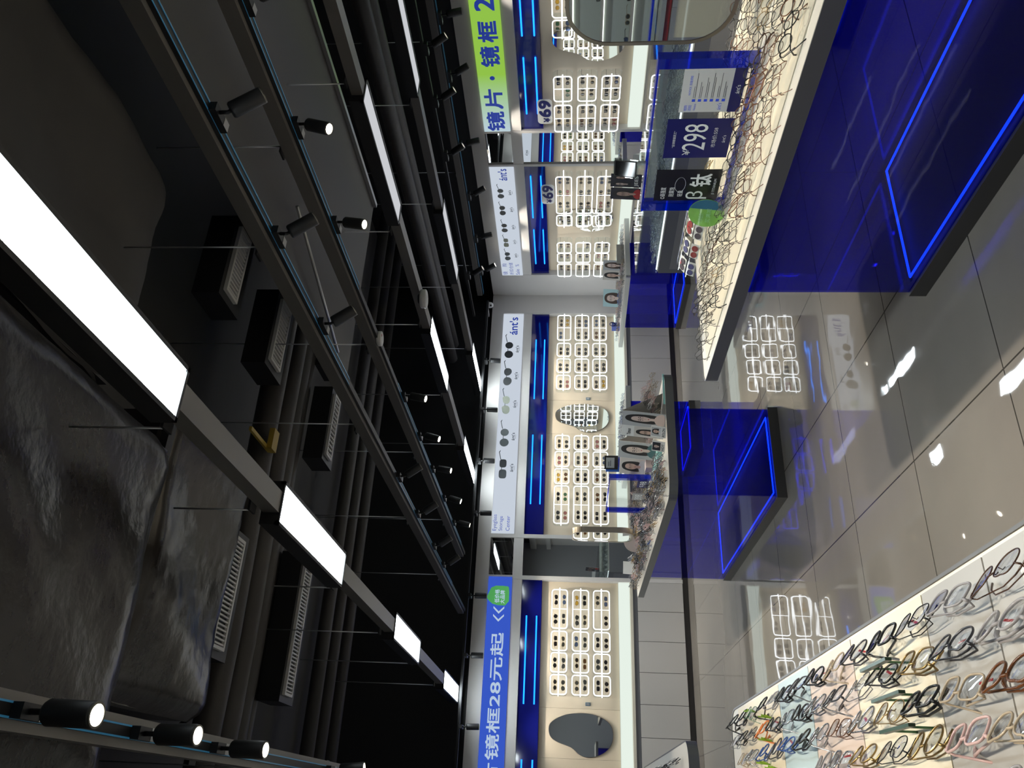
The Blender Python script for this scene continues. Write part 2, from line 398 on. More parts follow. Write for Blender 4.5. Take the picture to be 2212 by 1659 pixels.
# ---------------------------------------------------------------- display bays
ROWS = [(1.557, 1.755, 'top'), (1.285, 1.487, 'middle'), (1.02, 1.222, 'bottom')]
def bay_matrix(loc, rz): return Matrix.Translation(loc) @ Matrix.Rotation(rz, 4, 'Z')
def rail_set(loc, rz, rod, boxes, where, short, rnd):
    """three glowing rods with rounded display boxes; boxes: (x0, x1, columns)"""
    M = bay_matrix(loc, rz)
    for (z0, z1, rn) in ROWS:
        zc = (z0+z1)/2
        t = thing('display_rail', f'glowing white {rn} rail of sunglasses boxes, {where}', 'display rail', tuple(M @ Vector((rod[0], 0, zc))), rz, 'glowing rails of sunglasses')
        MB().tube([(0,-.045,0), (rod[1]-rod[0],-.045,0)], .0065, 8).build('light_rod', M_RAIL, t)
        col = 0
        for (a, b, n) in boxes:
            a_, b_ = a-rod[0], b-rod[0]
            pts = [(x, -.04, z-zc) for x, z in rr(a_, b_, z0, z1, .035, 5)]
            bx = MB().tube(pts, .0058, 6, closed=True).build('box_edge', M_RAIL, t)
            o2 = rr(a_-.012, b_+.012, z0-zc-.012, z1-zc+.012, .04, 5); i2 = rr(a_-.007, b_+.007, z0-zc-.007, z1-zc+.007, .036, 5)
            MB().ring(o2, i2, -.03, .05, 'y').build('box_wall', M_CLEAR, t)
            pts2 = [(x, .045, z-zc) for x, z in rr(a_+.015, b_+.02, z0-.012, z1-.012, .035, 5)]
            MB().tube(pts2, .0022, 5, closed=True).build('box_back_edge', M_CLEAR, t)
            if n > 1: MB().tube([((a_+b_)/2,-.036,z0-zc), ((a_+b_)/2,-.036,z1-zc)], .003, 6).build('divider', M_RAIL, t)
            w_ = (b-a)/n
            for k in range(n):
                for (zz, lv) in ((z1-.055, 'upper'), (z0+.045, 'lower')):
                    if rnd.random() < .04: continue
                    sunglasses_at(M, a+w_*(k+.5)+rnd.uniform(-.008,.008), zz+rnd.uniform(-.006,.006), .0,
                                  f'{ORD[col+k]} column, {lv} of {rn} row, {short}', f'sunglasses on the rails {where}', rnd)
            col += n
def bay(name_words, loc, rz, x0, x1, leds, cab_edges, seams=()):
    """board, blue acrylic header with light strips, lit shelf box, ledge and base cabinets between local x0 and x1"""
    M = bay_matrix(loc, rz); W = x1-x0; L = tuple(M @ Vector((x0, 0, 0)))
    t = thing('display_board', f'beige display board behind the sunglasses of the {name_words}', 'display board', L, rz)
    edges = [0] + [s-x0 for s in seams] + [W]
    for a, b in zip(edges[:-1], edges[1:]): MB().box(a+.001, b-.001, .09, .11, .90, 1.89).build('panel', M_BOARD, t)
    t = thing('blue_header_panel', f'glossy dark blue header panel with light strips above the {name_words}', 'header panel', L, rz)
    MB().box(0, W, .03, .12, 1.892, 2.153).build('acrylic_face', M_BLUEPANEL, t)
    for a, b in leds:
        for z in (2.08, 1.95): MB().tube([(a-x0,.018,z), (b-x0,.018,z)], .009, 8).build('light_strip', M_LED, t)
    t = thing('lit_shelf_box', f'long back-lit shelf box under the board of the {name_words}', 'light box', L, rz)
    MB().box(0, W, .035, .10, .755, .895).build('glowing_face', M_SHELF, t)
    MB().box(0, W, .0, .12, .715, .75).build('ledge', mat('cream_ledge', (.66,.62,.52), .4), t)
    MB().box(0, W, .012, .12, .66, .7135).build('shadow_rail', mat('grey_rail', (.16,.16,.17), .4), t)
    for i, (a, b) in enumerate(zip(cab_edges[:-1], cab_edges[1:])):
        tt = thing('base_cabinet', f'{ORD[i] if i < 20 else "last"} grey base cabinet from the left under the {name_words}', 'cabinet', tuple(M @ Vector((a, 0, 0))), rz, 'grey base cabinets')
        MB().box(0, b-a, .02, .14, .072, .66).build('body', M_SEAM, tt)
        MB().box(.003, b-a-.003, 0, .018, .075, .655).build('door', M_CAB, tt)
def edges(a, b, step):
    n = max(1, round((b-a)/step)); return [a+(b-a)*i/n for i in range(n+1)]
RB = (0, 10.65, 0)          # back wall frame: local x = world X
bay('left back bay', RB, 0, -1.0, 2.72, [(1.187,2.255),(-.50,.566)], edges(-1.0, 2.72, .372), (.60, 1.165))
bay('middle back bay', RB, 0, 3.33, 6.86, [(5.385,6.394),(3.766,4.806)], edges(3.33, 6.86, .372), (4.86, 5.40))
RR_ = lambda Y: (7.2, Y, 0)  # right wall frame: local x runs towards the camera
R90 = -PI/2
bay('far right bay', RR_(10.11), R90, 0, 2.33, [(.26,1.05),(1.313,2.135)], edges(0, 2.33, .388), ())
bay('near right bay', RR_(7.17), R90, 0, 4.4, [(.247,1.047),(1.324,2.3),(2.6,3.6)], edges(0, 4.4, .4), ())
rnd = random.Random(3)
rail_set(RB, 0, (1.285,2.607), [(1.307,1.535,1),(1.567,1.797,1),(1.825,2.06,1),(2.097,2.585,2)], 'in the left back bay', 'left back bay', rnd)
rail_set(RB, 0, (3.45,4.80), [(3.479,4.015,2),(4.05,4.27,1),(4.305,4.53,1),(4.56,4.775,1)], 'left of the oval mirror, middle back bay', 'left rails middle bay', rnd)
rail_set(RB, 0, (5.49,6.82), [(5.52,5.75,1),(5.80,6.03,1),(6.074,6.30,1),(6.356,6.797,2)], 'right of the oval mirror, middle back bay', 'right rails middle bay', rnd)
rail_set(RR_(10.11), R90, (.01,.86), [(.02,.33,1),(.37,.585,1),(.60,.83,1)], 'at the far end of the right wall', 'corner rails', rnd)
rail_set(RR_(10.11), R90, (1.18,2.30), [(1.21,1.43,1),(1.47,2.18,3)], 'beside the strip mirror, right wall', 'rails by strip mirror', rnd)
rail_set(RR_(7.17), R90, (.0,.86), [(.015,.42,2),(.48,.83,2)], 'under the nearer 69 price badge', 'price badge rails', rnd)
rail_set(RR_(7.17), R90, (1.33,2.45), [(1.34,1.55,1),(1.58,2.08,2),(2.12,2.4,1)], 'behind the round-cornered table mirror', 'nearest rails', rnd)

# wall mirrors with a cloud outline
BLOB = smooth([(.92,1.77),(1.0,1.745),(1.085,1.58),(1.11,1.37),(1.095,1.2),(1.02,1.03),(.90,.98),(.755,1.01),(.66,1.13),(.625,1.27),(.645,1.385),(.725,1.475),(.75,1.55),(.78,1.66),(.83,1.745)], 3)
def blob_mirror(label, loc, rz, x0, x1):
    bx = [p[0] for p in BLOB]; s = (x1-x0)/(max(bx)-min(bx))
    pts = [((p[0]-min(bx))*s, p[1]) for p in BLOB]
    M = bay_matrix(loc, rz); t = thing('wall_mirror', label, 'mirror', tuple(M @ Vector((x0,0,0))), rz)
    MB().prism(pts, .070, .078, 'y').build('mirror_glass', M_MIRROR, t)
    cx = sum(p[0] for p in pts)/len(pts); cz = sum(p[1] for p in pts)/len(pts)
    big = [(cx+(p[0]-cx)*1.02, cz+(p[1]-cz)*1.012) for p in pts]
    MB().prism(big, .0785, .088, 'y').build('rim', M_BRONZE, t)
blob_mirror('cloud-shaped mirror left of the sunglasses rails on the left back bay', RB, 0, .625, 1.11)
blob_mirror('cloud-shaped mirror between two rail sets of the middle back bay', RB, 0, 4.885, 5.335)
blob_mirror('cloud-shaped mirror half behind rails of the far right bay', RR_(10.11), R90, .95, 1.42)
blob_mirror('cloud-shaped mirror beside the table mirror, near right bay', RR_(7.17), R90, .94, 1.41)
for lab, loc, rz, x in (('small grey wall switch right of the cloud mirror, left back bay', RB, 0, 1.22), ('small grey wall switch right of the cloud mirror, middle back bay', RB, 0, 5.43)):
    M = bay_matrix(loc, rz); t = thing('wall_switch', lab, 'switch', tuple(M @ Vector((x, 0, 1.29))), rz)
    MB().box(-.02,.02,.082,.09,-.03,.03).build('plate', mat('switch_grey', (.12,.20,.26), .3), t); MB().box(-.012,.012,.078,.082,-.02,.02).build('rocker', M_ALU, t)

# strip mirrors between the bays
t = thing('strip_mirror', 'tall strip mirror between the two right wall bays', 'mirror', (7.2, 7.74, 0), R90)
MB().box(0,.53,.02,.03,.70,2.597).build('mirror_glass', M_MIRROR, t); MB().box(0,.53,.012,.04,.08,.695).build('lower_panel', M_CAB, t)
t = thing('strip_mirror', 'tall strip mirror between the left and middle back bays', 'mirror', (2.77, 10.65, 0), 0)
MB().box(0,.51,.02,.03,.70,2.597).build('mirror_glass', M_MIRROR, t); MB().box(0,.51,.012,.04,.08,.695).build('lower_panel', M_CAB, t)

# ---------------------------------------------------------------- light signs
def sign(name, label, loc, rz, x0, x1, face):
    M = bay_matrix(loc, rz); t = thing(name, label, 'sign', tuple(M @ Vector((x0,0,2.285))), rz)
    MB().box(0, x1-x0, -.012, .10, 0, .31).build('light_box', [face], t); return t
def logo(t, x0, x1, z0, z1, y=-.0125, m=None, mirror=False):
    text("\u00e1nt's", x0, x1, z0, z1, y, m or M_TXTBLUE, 'logo', t, bold=.018)
def printed_glasses(t, cx, cz, s, shape, lensc):
    o = MB()
    for sg, sc in ((-1,1),(1,.92)):
        L = [(cx+sg*.036*s+x*s*1.15*sc, cz+z*s*1.25*sc) for x, z in lens_outline(shape, 22)]
        o.prism(L, -.0155, -.0125, 'y', 0)
    o.box(cx-.01*s, cx+.01*s, -.0155, -.0125, cz+.006*s, cz+.010*s, 1)
    o.prism([(cx+.06*s,cz+.012*s),(cx+.064*s,cz+.018*s),(cx+.115*s,cz+.030*s),(cx+.128*s,cz+.020*s),(cx+.124*s,cz+.019*s),(cx+.112*s,cz+.025*s)], -.015, -.0125, 'y', 1)
    o.build('printed_sunglasses', [lensc, M_TXTGREY], t)
PR = [mat('print_dark', (.035,.04,.045), .4), mat('print_smoke', (.10,.12,.13), .4), mat('print_amber', (.25,.27,.22), .4), mat('print_mid', (.06,.065,.07), .4)]
# left back bay: blue sign
t = sign('light_sign', 'blue light sign with white Chinese letters and price over left back bay', RB, 0, -.9, 2.742, M_SIGNB)
text('镜片镜框28元起', -.05+.9, 2.02+.9, .075, .235, -.0125, M_SIGNT, parent=t, bold=.018)
for k in (0,1): MB().prism([(3.06+k*.10,.155),(3.13+k*.10,.085),(3.155+k*.10,.085),(3.09+k*.10,.155),(3.155+k*.10,.225),(3.13+k*.10,.225)], -.015, -.0125, 'y').build('chevron', M_SIGNT, t)
g = MB().prism(smooth([(3.265,.03),(3.27,.22),(3.33,.30),(3.37,.318),(3.42,.30),(3.52,.255),(3.52,.06),(3.50,.03)],1), -.018, -.0125, 'y').build('green_tag', mat('tag_green', (.09,.34,.10), .4, emit=(.08,.42,.10), estr=.6), t)
text('低价格', 3.30, 3.47, .155, .215, -.0185, M_SIGNT, parent=t, bold=.018); text('大品牌', 3.29, 3.46, .085, .145, -.0185, M_SIGNT, parent=t, bold=.018)
# middle back bay: white sign with five printed sunglasses
t = sign('light_sign', 'white light sign with five sunglasses pictures over middle back bay', RB, 0, 3.335, 6.838, M_SIGNW)
text('Eyeglass', .03, .46, .232, .298, -.0125, M_TXTBLUE, parent=t, keep=True); text('Storage', .03, .46, .150, .213, -.0125, M_TXTBLUE, parent=t, keep=True); text('Center', .03, .46, .066, .118, -.0125, M_TXTBLUE, parent=t, keep=True)
for i, (cx, sh) in enumerate(((.93,'square'),(1.41,'round'),(1.93,'cat'),(2.40,'aviator'),(2.86,'round'))):
    printed_glasses(t, cx, .20, 2.2, sh, PR[i % 4]); logo(t, cx-.045, cx+.075, .055, .10, m=M_TXTGREY); MB().box(cx-.02,cx+.05,-.014,-.0125,.038,.041).build('underline', M_TXTGREY, t)
logo(t, 3.13, 3.44, .085, .21)
# far right bay
t = sign('light_sign', 'white light sign with five sunglasses pictures over far right bay', RR_(10.103), R90, 0, 2.325, M_SIGNW)
text('镜', .02, .10, .225, .295, -.0125, M_TXTBLUE, parent=t); text('购', .22, .30, .225, .295, -.0125, M_TXTBLUE, parent=t)
text('折扣仓储', .02, .32, .135, .195, -.0125, M_TXTBLUE, parent=t); text('Sale', .02, .16, .045, .10, -.0125, M_TXTBLUE, parent=t); text('%', .23, .28, .045, .10, -.0125, M_TXTBLUE, parent=t)
for i, (cx, sh) in enumerate(((.48,'aviator'),(.80,'square'),(1.13,'round'),(1.50,'aviator'),(1.84,'round'))):
    printed_glasses(t, cx, .20, 1.45, sh, PR[(i+1) % 4]); logo(t, cx-.03, cx+.06, .062, .10, m=M_TXTGREY); MB().box(cx-.015,cx+.04,-.014,-.0125,.045,.048).build('underline', M_TXTGREY, t)
logo(t, 2.09, 2.30, .095, .205)
# near right bay: green sign fading to white at its far end
gm = bpy.data.materials.new('sign_green_fade'); gm.use_nodes = True; nt = gm.node_tree; nt.nodes.remove(nt.nodes['Principled BSDF'])
e = nt.nodes.new('ShaderNodeEmission'); e.inputs[1].default_value = SIGN_LIT*.95; tc = nt.nodes.new('ShaderNodeTexCoord'); sx = nt.nodes.new('ShaderNodeSeparateXYZ'); r_ = nt.nodes.new('ShaderNodeValToRGB')
nt.links.new(tc.outputs['Object'], sx.inputs[0]); nt.links.new(sx.outputs[0], r_.inputs[0]); nt.links.new(r_.outputs[0], e.inputs[0]); nt.links.new(e.outputs[0], nt.nodes['Material Output'].inputs[0])
r_.color_ramp.elements[0].color = (.72,.92,1.0,1); r_.color_ramp.elements[1].color = (.42,.80,.10,1); r_.color_ramp.elements[0].position = .05; r_.color_ramp.elements[1].position = .85
t = sign('light_sign', 'green light sign with blue Chinese letters over near right bay', RR_(7.165), R90, 0, 4.3, gm)
for ch, a, b, z0, z1 in (('镜',.02,.31,.06,.26),('片',.36,.64,.06,.26),('镜',.96,1.22,.05,.25),('框',1.28,1.53,.05,.25),('2',1.66,1.80,.06,.25),('8',1.90,2.06,.06,.25),('元',2.14,2.38,.05,.25),('起',2.43,2.68,.05,.25)): text(ch, a, b, z0, z1, -.0125, M_TXTBLUE, parent=t, bold=.035)
MB().prism(ell(.80,.15,.028,.028), -.015, -.0125, 'y').build('dot', M_TXTBLUE, t)
# 69 price badges
for lab, loc, x in (('white 69 price badge over the near right bay rails', RR_(7.17), .13), ('white 69 price badge over the far right bay rails', RR_(10.11), 1.65)):
    M = bay_matrix(loc, R90); t = thing('price_badge', lab, 'price badge', tuple(M @ Vector((x, -.02, 1.78))), R90)
    MB().prism(rr(0,.37,.0,.17,.05,5), -.006, 0, 'y').build('card', M_WHITE, t)
    text('69', .11, .35, .02, .15, -.0065, M_NAVY, parent=t, bold=.05); text('¥', .03, .09, .03, .10, -.0065, M_NAVY, parent=t, bold=.04)
# ---------------------------------------------------------------- ceiling: light strips, tracks, spots, ducts
STRIPZ = 2.85
def light_channel(label, X, y0, y1, panels):
    t = thing('light_channel', label, 'ceiling channel', (X, 0, STRIPZ), 0, 'suspended light channels')
    segs = []; y = y0
    for a, b, on in panels:
        if a > y: segs.append((y, a))
        y = b
    if y < y1: segs.append((y, y1))
    for a, b in segs: MB().box(-.05,.05,a,b,0,.075).build('channel_body', M_CHAN, t)
    for y in [p[0]-.12 for p in panels if p[0] > 1] + [p[1]+.10 for p in panels if p[1] < y1-.2]:
        MB().box(-.09,.09,y-.035,y+.035,.076,.086).build('bracket', M_BLACK, t)
        MB().cyl((-.08,y,.08),(-.08,y,.44 if X < 2 and y < 5 else 1.2),.004).build('hanger_rod', M_ALU, t)
    return t
def light_panel(label, X, a, b, on):
    t = thing('ceiling_light', label, 'ceiling light', (X, (a+b)/2, STRIPZ), 0, 'suspended light panels'); h = (b-a)/2
    MB().box(-.105,.105,-h,h,.012,.085).box(-.105,-.088,-h,h,-.006,.012).box(.088,.105,-h,h,-.006,.012).box(-.105,.105,-h,-h+.015,-.006,.012).box(-.105,.105,h-.015,h,-.006,.012).build('housing', M_BLACK, t)
    MB().box(-.086,.086,-h+.016,h-.016,.000,.011).build('diffuser', M_PANEL if on else M_PANELD, t)
PAN = {1.225: [(-1.8,-.6,1),(1.24,2.43,1),(3.52,4.71,1),(6.30,7.47,1),(9.06,10.32,1)],  # first panel of each row: added behind the camera to light the rear
       4.03: [(-1.9,-.7,1),(.85,2.05,0),(3.64,4.87,0),(6.45,7.66,1),(9.2,10.45,1)],
       5.44: [(-1.9,-.7,1),(1.1,2.3,0),(3.75,4.92,0),(6.43,7.67,0),(9.3,10.5,1)]}
ordn = ['added unseen rear','nearest','second','third','farthest']
for X, ps in PAN.items():
    side = {1.225: 'left', 4.03: 'middle', 5.44: 'right'}[X]
    light_channel(f'grey suspended channel of the {side} row of light panels', X, -2.4, 10.4, ps)
    for i, (a, b, on) in enumerate(ps):
        light_panel(f'{ordn[i]} {"bright" if on else "dim"} light panel of the {side} ceiling row', X, a, b, on)

def spot(label, x, y, z, d, lit, power=1.0, group='track spotlights', cone=62, scale=1.0, color=(1,.90,.74)):
    """cylindrical spotlight clipped under a track, aiming along d"""
    t = thing('track_spotlight', label, 'spotlight', (x, y, z), 0, group)
    s = scale
    MB().box(-.022*s,.022*s,-.07*s,.07*s,-.035*s,0).build('adapter', M_BLACK, t)
    MB().box(-.0225*s,.0225*s,.02*s,.065*s,-.0365*s,-.0352*s).build('rating_label', mat('grey_label', (.45,.46,.48), .4), t)
    d = Vector(d).normalized(); p0 = Vector((0,-.03*s,-.035*s)); p1 = p0 + Vector((0,0,-.035*s))
    MB().tube([p0, p1, p1 + d*.02*s], .009*s, 8).build('neck', M_BLACK, t)
    q = d.to_track_quat('-Z', 'Y').to_matrix().to_4x4(); Mx = Matrix.Translation(p1 + d*.015*s) @ q
    L = .15*s; R = .037*s
    MB().tube([(0,0,.0),(0,0,-.008*s),(0,0,-L+.004*s),(0,0,-L)], [R*.86,R,R,R*.97], 24, mtx=Mx).build('housing', M_BLACK, t)
    MB().ring(ell(0,0,R*.97,R*.97,24), ell(0,0,R*.80,R*.80,24), -L-.006*s, -L-.0005, 'z', mtx=Mx).build('trim_ring', mat('trim_ring', (.16,.15,.13), .3, metal=.6), t)
    MB().prism(ell(0,0,R*.78,R*.78,20), -L-.003*s, -L-.0006, 'z', mtx=Mx).build('lens', M_SPOTFACE if lit else M_SPOTDIM, t)
    if lit:
        ld = bpy.data.lights.new('spot_bulb', 'SPOT'); ld.energy = SPOT_W*power; ld.color = color; ld.spot_size = math.radians(cone); ld.spot_blend = .55; ld.shadow_soft_size = .03
        lo = bpy.data.objects.new('spot_bulb', ld); COL.objects.link(lo); lo.parent = t
        lo.matrix_local = Matrix.Translation(p1 + d*(.015*s+L+.012)) @ q
    return t
def track(label, X, Y0, Y1, z, along='y', leds=None):
    t = thing('lighting_track', label, 'lighting track', (X, Y0, z), 0 if along == 'y' else -PI/2); W = Y1-Y0
    if along == 'x': t.location = (Y0, X, z)
    MB().box(-.045,.045,0,W,.0,.07).build('channel_body', M_CHAN, t)
    MB().box(-.019,.019,0,W,-.018,-.0005).build('track_rail', M_BLACK, t)
    for a, b in (leds or [(0, W)]):
        MB().box(-.0195,-.0145,a,b,-.0205,-.0185).box(.0145,.0195,a,b,-.0205,-.0185).build('contact_strip', M_TRACKBLUE, t)
    k = .8
    while k < W:
        MB().cyl((0,k,.07),(0,k,(.44 if X < 1 else .72) if k+Y0 < 3.6 else 1.5),.004).build('hanger_rod', M_ALU, t); MB().box(-.06,.06,k-.03,k+.03,.0705,.080).build('bracket', M_BLACK, t); k += 1.9
    return t
track('suspended spotlight track over the aisle, left of the second one', 2.22, .2, 10.3, STRIPZ, leds=[(.3,4.0),(5.5,8.8)])
track('suspended spotlight track over the near right table edge', 2.83, .2, 9.9, STRIPZ, leds=[(.3,3.9),(5.2,9.3)])
track('suspended spotlight track at the far left of the ceiling', .165, .6, 9.9, STRIPZ)
track('spotlight track along the top of the right wall', 6.86, 1.0, 10.1, 2.88)
t = thing('lighting_track', 'black spotlight track along the top of the back wall', 'lighting track', (-1.0, 10.22, 2.79))
MB().box(0,7.8,-.02,.02,0,.03).build('track_rail', M_BLACK, t)
t = thing('lighting_track', 'spotlight track second from the right wall', 'lighting track', (6.40, 2.0, 2.95))
MB().box(-.02,.02,0,8.0,0,.03).build('track_rail', M_BLACK, t)
zt = STRIPZ-.018
for i, (y, lit) in enumerate(((2.125,1),(2.83,1),(3.577,1),(5.75,0),(6.6,0),(7.55,0),(8.2,0))):
    spot(f'{ORD[i]} spotlight from the near end of the aisle track, aimed right', 2.22, y, zt, (.75,.0,-1), lit, .8, scale=.85)
for i, (y, d) in enumerate(((2.1,(.05,-.35,-1)),(2.78,(-.42,-.15,-1)),(3.50,(-.30,-.2,-1)),(5.6,(-.25,-.1,-1)),(6.35,(-.3,-.1,-1)),(7.1,(-.2,-.1,-1)),(7.9,(-.3,0,-1)),(8.7,(-.2,.1,-1)))):
    spot(f'{ORD[i]} lit spotlight from the near end of the right table track', 2.83, y, zt, d, 1, 1.7 if i in (1,2) else 1.1, scale=.82, cone=78)
for i, (y, d) in enumerate(((.9,(.12,-.15,-1)),(1.5,(.1,-.1,-1)),(2.06,(-.02,-.10,-1)),(2.66,(.0,-.12,-1)),(3.28,(.0,-.10,-1)),(4.9,(.1,0,-1)))):
    spot(f'{ORD[i]} lit spotlight from the near end of the far left track', .165, y, zt, d, 1, .9, scale=.86)
for i, y in enumerate((3.0,3.9,4.7,5.32,6.04,7.05,7.93,8.79,9.55)):
    spot(f'{ORD[i]} spotlight from the near end of the right wall track', 6.86, y, 2.86, (.30,.0,-1) if i % 2 else (.4,-.35,-1), i in (1,3,5,7,8), .4, cone=60, color=(1,.93,.82))
for i, y in enumerate((5.3,5.95,6.73,9.0)):
    spot(f'{ORD[i]} spotlight from the near end of the second right track', 6.40, y, 2.95, (.35,-.5,-1), 0, .5)
for i, x in enumerate((-.3,.86,1.66,2.38,3.46,4.2,4.97,5.76)):
    spot(f'{ORD[i]} spotlight from the left on the back wall track', x, 10.22, 2.79, (.05,.20,-1), i not in (4,), .8, cone=70, scale=.95, color=(1,.93,.82))

# soffits, air units, pipes
t = thing('ceiling_soffit', 'smooth dark ceiling soffit above the right half of the shop', 'soffit', (0,0,0))
MB().box(3.02,4.8,-3,5.6,3.30,3.42).build('slab', M_SOFFIT, t)
MB().box(2.96,3.0,-3,5.6,3.28,3.31).box(4.72,4.76,-3,5.6,3.27,3.299).build('metal_edge', M_ALU, t)
def pipe(label, pts, r): tag(MB().tube(pts, r, 14).build('ceiling_pipe', M_PIPE), label, 'pipe', 'lagged pipes across the ceiling')
for i, (y, z) in enumerate(((5.55,3.86),(5.80,3.84),(6.02,3.86),(6.22,3.9))):
    pipe(f'{ORD[i]} thick black lagged pipe across the ceiling, counted from near', [(-1.55,y,z),(1.0,y+.01,z-.02),(2.4,y,z),(3.6,y-.02,z),(5.2,y+.02,z+.01)], .095)
for i, (y, z) in enumerate(((8.35,4.0),(8.75,4.0),(9.4,4.05))):
    pipe(f'{ORD[i]} far black pipe high across the ceiling, counted from near', [(-1.55,y,z),(7.2,y,z)], .07)
for i, x in enumerate((5.9,6.15)):
    pipe(f'{"inner" if i else "outer"} black pipe running along the right side of the ceiling', [(x,-2.5,3.3),(x,10.4,3.3)], .08)
def air_unit(label, x0, x1, y0, y1, z, slat='x', depth=.17, n=22):
    t = thing('air_unit', label, 'air conditioner', ((x0+x1)/2, (y0+y1)/2, z)); w, h = (x1-x0)/2, (y1-y0)/2
    MB().box(-w-.05,w+.05,-h-.04,h+.10,.012,.012+depth).build('duct_box', M_BLACK, t)
    g = MB().ring(rr(-w,w,-h,h,.004,1), rr(-w+.02,w-.02,-h+.02,h-.02,.002,1), -.012, .011, 'z').build('grille', mat('grille_white', (.85,.83,.80), .4), t)
    s = MB()
    for k in range(n):
        x = -w+.02 + (2*w-.04)*(k+.5)/n; s.box(x-.005,x+.005,-h+.021,h-.021,-.009,.004)
    s.build('slats', mat('grille_white'), g)
    MB().box(-w+.021,w-.021,-h+.021,h-.021,.0065,.0105).build('dark_core', M_BLACK, g)
air_unit('air outlet with white grille, upper right near the aisle track', 2.71, 3.19, 3.95, 4.12, 3.60, n=16)
air_unit('air outlet with white grille beside the second soffit light', 2.70, 3.20, 4.78, 4.98, 3.60, n=15)
air_unit('far air outlet with long white grille beyond the pipes', 2.62, 3.20, 6.28, 6.44, 3.60, n=14)
air_unit('far air outlet behind the tracks', 3.50, 3.75, 6.25, 6.42, 3.62, n=12)
air_unit('foil-wrapped air outlet with white grille over the left light row', .78, 1.46, 4.79, 4.98, 3.60, n=24)
air_unit('longest air outlet with white grille, far left of the ceiling', .69, 1.70, 6.22, 6.40, 3.60, n=36)
t = thing('wrapped_duct', 'wide foil-wrapped black duct above the nearest light panel', 'air duct', (0,0,0))
def lumpy(x0, x1, y0, y1, z0, z1, amp, seed, nx=26, ny=30):
    r = random.Random(seed); ph = [(r.uniform(2,9), r.uniform(2,9), r.uniform(0,6)) for _ in range(5)]
    mb = MB(); vs = []; fs = []
    for j in range(ny+1):
        for i in range(nx+1):
            u, v = i/nx, j/ny; x = x0+(x1-x0)*u; y = y0+(y1-y0)*v
            z = z0 + amp*sum(math.sin(a*x+b*y+c_) for a, b, c_ in ph)/3 + r.uniform(-.004,.004)
            e_ = min(u, 1-u)*nx
            if e_ < 2: z += (2-e_)**2*.02
            e_ = min(v, 1-v)*ny
            if e_ < 2: z += (2-e_)**2*.02
            vs.append((x,y,z))
    for j in range(ny):
        for i in range(nx): a = j*(nx+1)+i; fs.append((a, a+nx+1, a+nx+2, a+1))
    mb.add(vs, fs, 0, True); mb.box(x0+.01,x1-.01,y0+.01,y1-.01,z0+.09,z1); return mb
lumpy(-1.2,1.45,.0,3.45,3.32,3.95,.022,4,40,44).build('wrapped_body', M_WRAP, t)
t = thing('wrapped_duct', 'foil-wrapped duct branch between the two left air outlets', 'air duct', (0,0,0))
lumpy(.35,1.75,3.60,4.66,3.48,4.0,.03,9,30,26).build('wrapped_body', M_WRAP, t)
MB().box(.30,1.8,3.50,3.56,3.46,3.50).build('strap', M_BLACK, t)
t = thing('wrapped_duct', 'dark rounded duct above the near end of the aisle track', 'air duct', (0,0,0))
lumpy(1.7,2.9,.2,3.3,3.62,4.1,.02,12,24,30).build('wrapped_body', M_CEIL, t)
tag(MB().box(2.28,2.44,5.36,5.46,3.70,3.74).box(2.28,2.31,5.05,5.45,3.74,3.76).build('yellow_batten', mat('yellow_wood', (.40,.28,.04), .5)), 'short yellow batten wedged under the lagged pipes', 'batten')
for lab, x, y, z, r in (('large round white wireless access disc on the middle light row', 3.90, 5.83, 2.83, .083), ('small round white smoke alarm with red mark on the right table track', 2.83, 4.72, 2.845, .052), ('small round smoke detector high over the left light row', 1.85, 4.78, 3.80, .05)):
    t = thing('smoke_detector' if 'smoke' in lab else 'access_disc', lab, 'ceiling device', (x,y,z))
    MB().tube([(0,0,0),(0,0,-.008),(0,0,-r*.55),(0,0,-r*.62)], [r*.93,r,r,r*.9], 28).build('body', M_WHITE, t)
    if 'red' in lab: MB().prism(ell(r*.3,-r*.4,r*.22,r*.22,4), -r*.63, -r*.622).build('red_mark', M_RED, t)
    MB().cyl((0,0,0),(0,0,.02 if z < 3 else .6),r*.5,n=12).build('mount', M_BLACK, t)
t = thing('security_camera', 'white dome security camera in the back right corner under the track', 'camera', (6.82,10.36,2.77))
MB().tube([(0,0,.05),(0,0,.02),(0,0,-.01),(0,0,-.035)], [.045,.045,.042,.02], 20).build('dome', M_WHITE, t); MB().box(-.02,.02,0,.30,.05,.07).build('bracket', M_WHITE, t); MB().cyl((-.03,-.034,.0),(-.034,-.042,-.004),.014,n=12).build('lens', M_BLACK, t)
t = thing('conduit', 'thin grey conduit crossing above the middle light row', 'conduit', (0,0,0))
MB().tube([(3.0,5.2,3.27),(3.3,3.9,3.24)], .012, 8).build('tube', M_ALU, t)
